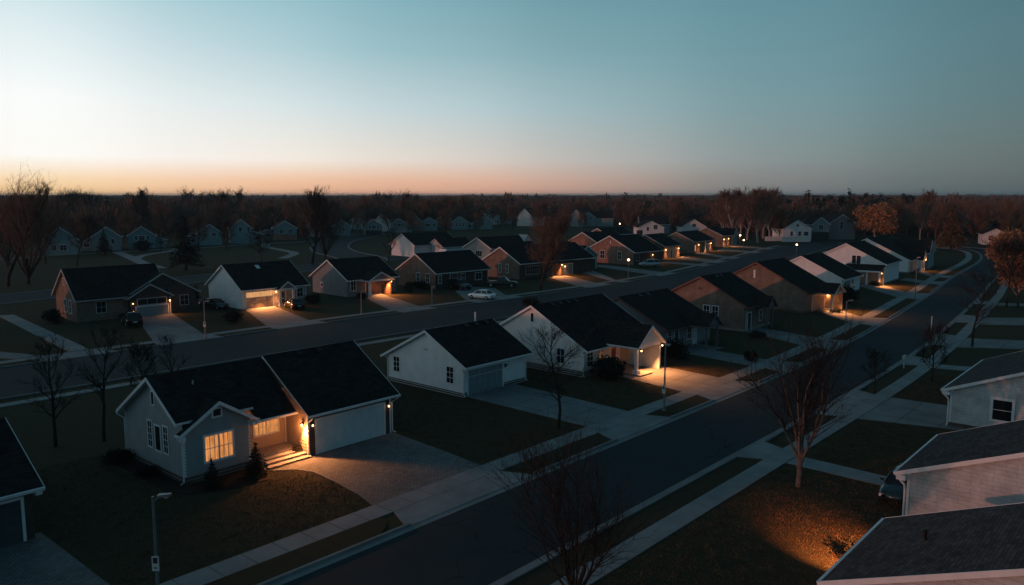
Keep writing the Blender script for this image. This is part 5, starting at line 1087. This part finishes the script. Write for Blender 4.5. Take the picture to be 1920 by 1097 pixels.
# ------------------------------------------------------------------ lawn grass near the viewer
def inside(x, y, poly):
    r = np.zeros(len(x), bool); n = len(poly)
    for i in range(n):
        (x1, y1), (x2, y2) = poly[i], poly[(i+1) % n]
        if y1 == y2: continue
        r ^= ((y1 > y) != (y2 > y)) & (x < (x2-x1)*(y-y1)/(y2-y1)+x1)
    return r
ng = np.random.default_rng(5)
def tufts(name, x0, x1, y0, y1, n, block_, lab, h=.085, z=0.):
    x = ng.uniform(x0, x1, n); y = ng.uniform(y0, y1, n); bad = np.zeros(n, bool)
    for p in block_: bad |= inside(x, y, p)
    x, y = x[~bad], y[~bad]; n = len(x); a = ng.uniform(0, 6.283, n); t = ng.uniform(.3, 1.1, n); b = ng.uniform(0, 6.283, n)
    cl = .55+.6*(np.sin(x*1.9+np.sin(y*1.3)*2)*np.sin(y*2.3+np.sin(x*.9)*2))**2; hh = h*ng.uniform(.5, 1.2, n)*cl; w = .018
    dx, dy = np.cos(a)*w, np.sin(a)*w
    V = np.stack([np.stack([x-dx, y-dy, np.full(n, z)], 1), np.stack([x+dx, y+dy, np.full(n, z)], 1), np.stack([x+np.cos(b)*hh*t, y+np.sin(b)*hh*t, z+hh], 1)], 1).reshape(-1, 3)
    me = bpy.data.meshes.new(name); me.vertices.add(3*n); me.vertices.foreach_set('co', V.astype(np.float32).ravel()); me.loops.add(3*n); me.loops.foreach_set('vertex_index', np.arange(3*n, dtype=np.int32))
    me.polygons.add(n); me.polygons.foreach_set('loop_start', np.arange(0, 3*n, 3, dtype=np.int32)); me.update(calc_edges=True); me.materials.append(M['blade'])
    o = bpy.data.objects.new(name, me); C.objects.link(o); tag(o, lab, 'grass', kind='stuff')
M['blade'] = plain('grass_blades', (.105, .072, .045), .95, .45, 1.4, spec=.05)
D1 = [(4.3, -1.6), (5.4, -2.5), (5.85, -3.6), (5.7, -6), (5.35, -8.6), (4.9, -10.3), (13.1, -10.3), (13.6, -6), (14.0, -1), (7.35, -1)]
bl = [D1, [(-.1, -.1), (7.4, -1.6), (14, -1.1), (14, 7.6), (-.1, 7.6)], [(-1.1, 7.6), (-1.2, -.3), (-.6, -1.6), (1.5, -2.6), (3.6, -2.8), (4.2, -1.5), (0, 7.6)], [(23.75, -10.3), (29.0, -10.3), (29.9, 1.98), (24.2, 1.98)], [(23.8, 1.9), (31.6, 1.9), (31.6, 11.2), (23.8, 11.2)],
    [(36.9, -10.3), (43.6, -10.3), (44.6, -1), (38.7, -1)], [(35.8, -1.1), (47, -1.1), (47, 11), (35.8, 11)], [(39, -5), (43.5, -5), (43.5, -1), (39, -1)], [(-24, -8), (-7.6, -9.8), (-7.6, -.9), (-24, -.9)], [(-30, -1.4), (-7.9, -1.4), (-7.9, 8), (-30, 8)]]
tufts('lawn_grass', -9, 48, -10.2, 9, 150000, bl, 'short dry lawn grass around the houses nearest the viewer')
br = [[(25.5, -23.6), (27.4, -23.6), (27, -31.6), (25.2, -31.6)], [(38.2, -23.6), (46.2, -23.6), (46.8, -31), (39.8, -31)], [(20.6, -31.6), (28.2, -31.6), (28.2, -34), (20.6, -34)], [(7, -32.9), (13.8, -32.9), (13.8, -36), (7, -36)], [(40.4, -29.1), (54, -29.1), (54, -34), (40.4, -34)]]
tufts('lawn_grass', 0, 58, -34, -23.7, 110000, br, 'short dry lawn grass on the right-hand side of the front street')

# ------------------------------------------------------------------ air
hb = MB(); hb.box((-8800, -8800, -1), (8800, 8800, 26)); m = bpy.data.materials.new('haze_air'); m.use_nodes = True; t = m.node_tree; t.nodes.clear()
oo = t.nodes.new('ShaderNodeOutputMaterial'); pv = t.nodes.new('ShaderNodeVolumePrincipled'); pv.inputs['Color'].default_value = (.46, .66, .74, 1); pv.inputs['Density'].default_value = .00014; pv.inputs['Anisotropy'].default_value = .2
t.links.new(pv.outputs[0], oo.inputs['Volume']); M['haze'] = m
hz = hb.build('haze', 'haze'); tag(hz, 'thin blue air over the whole neighbourhood', 'haze', kind='stuff')
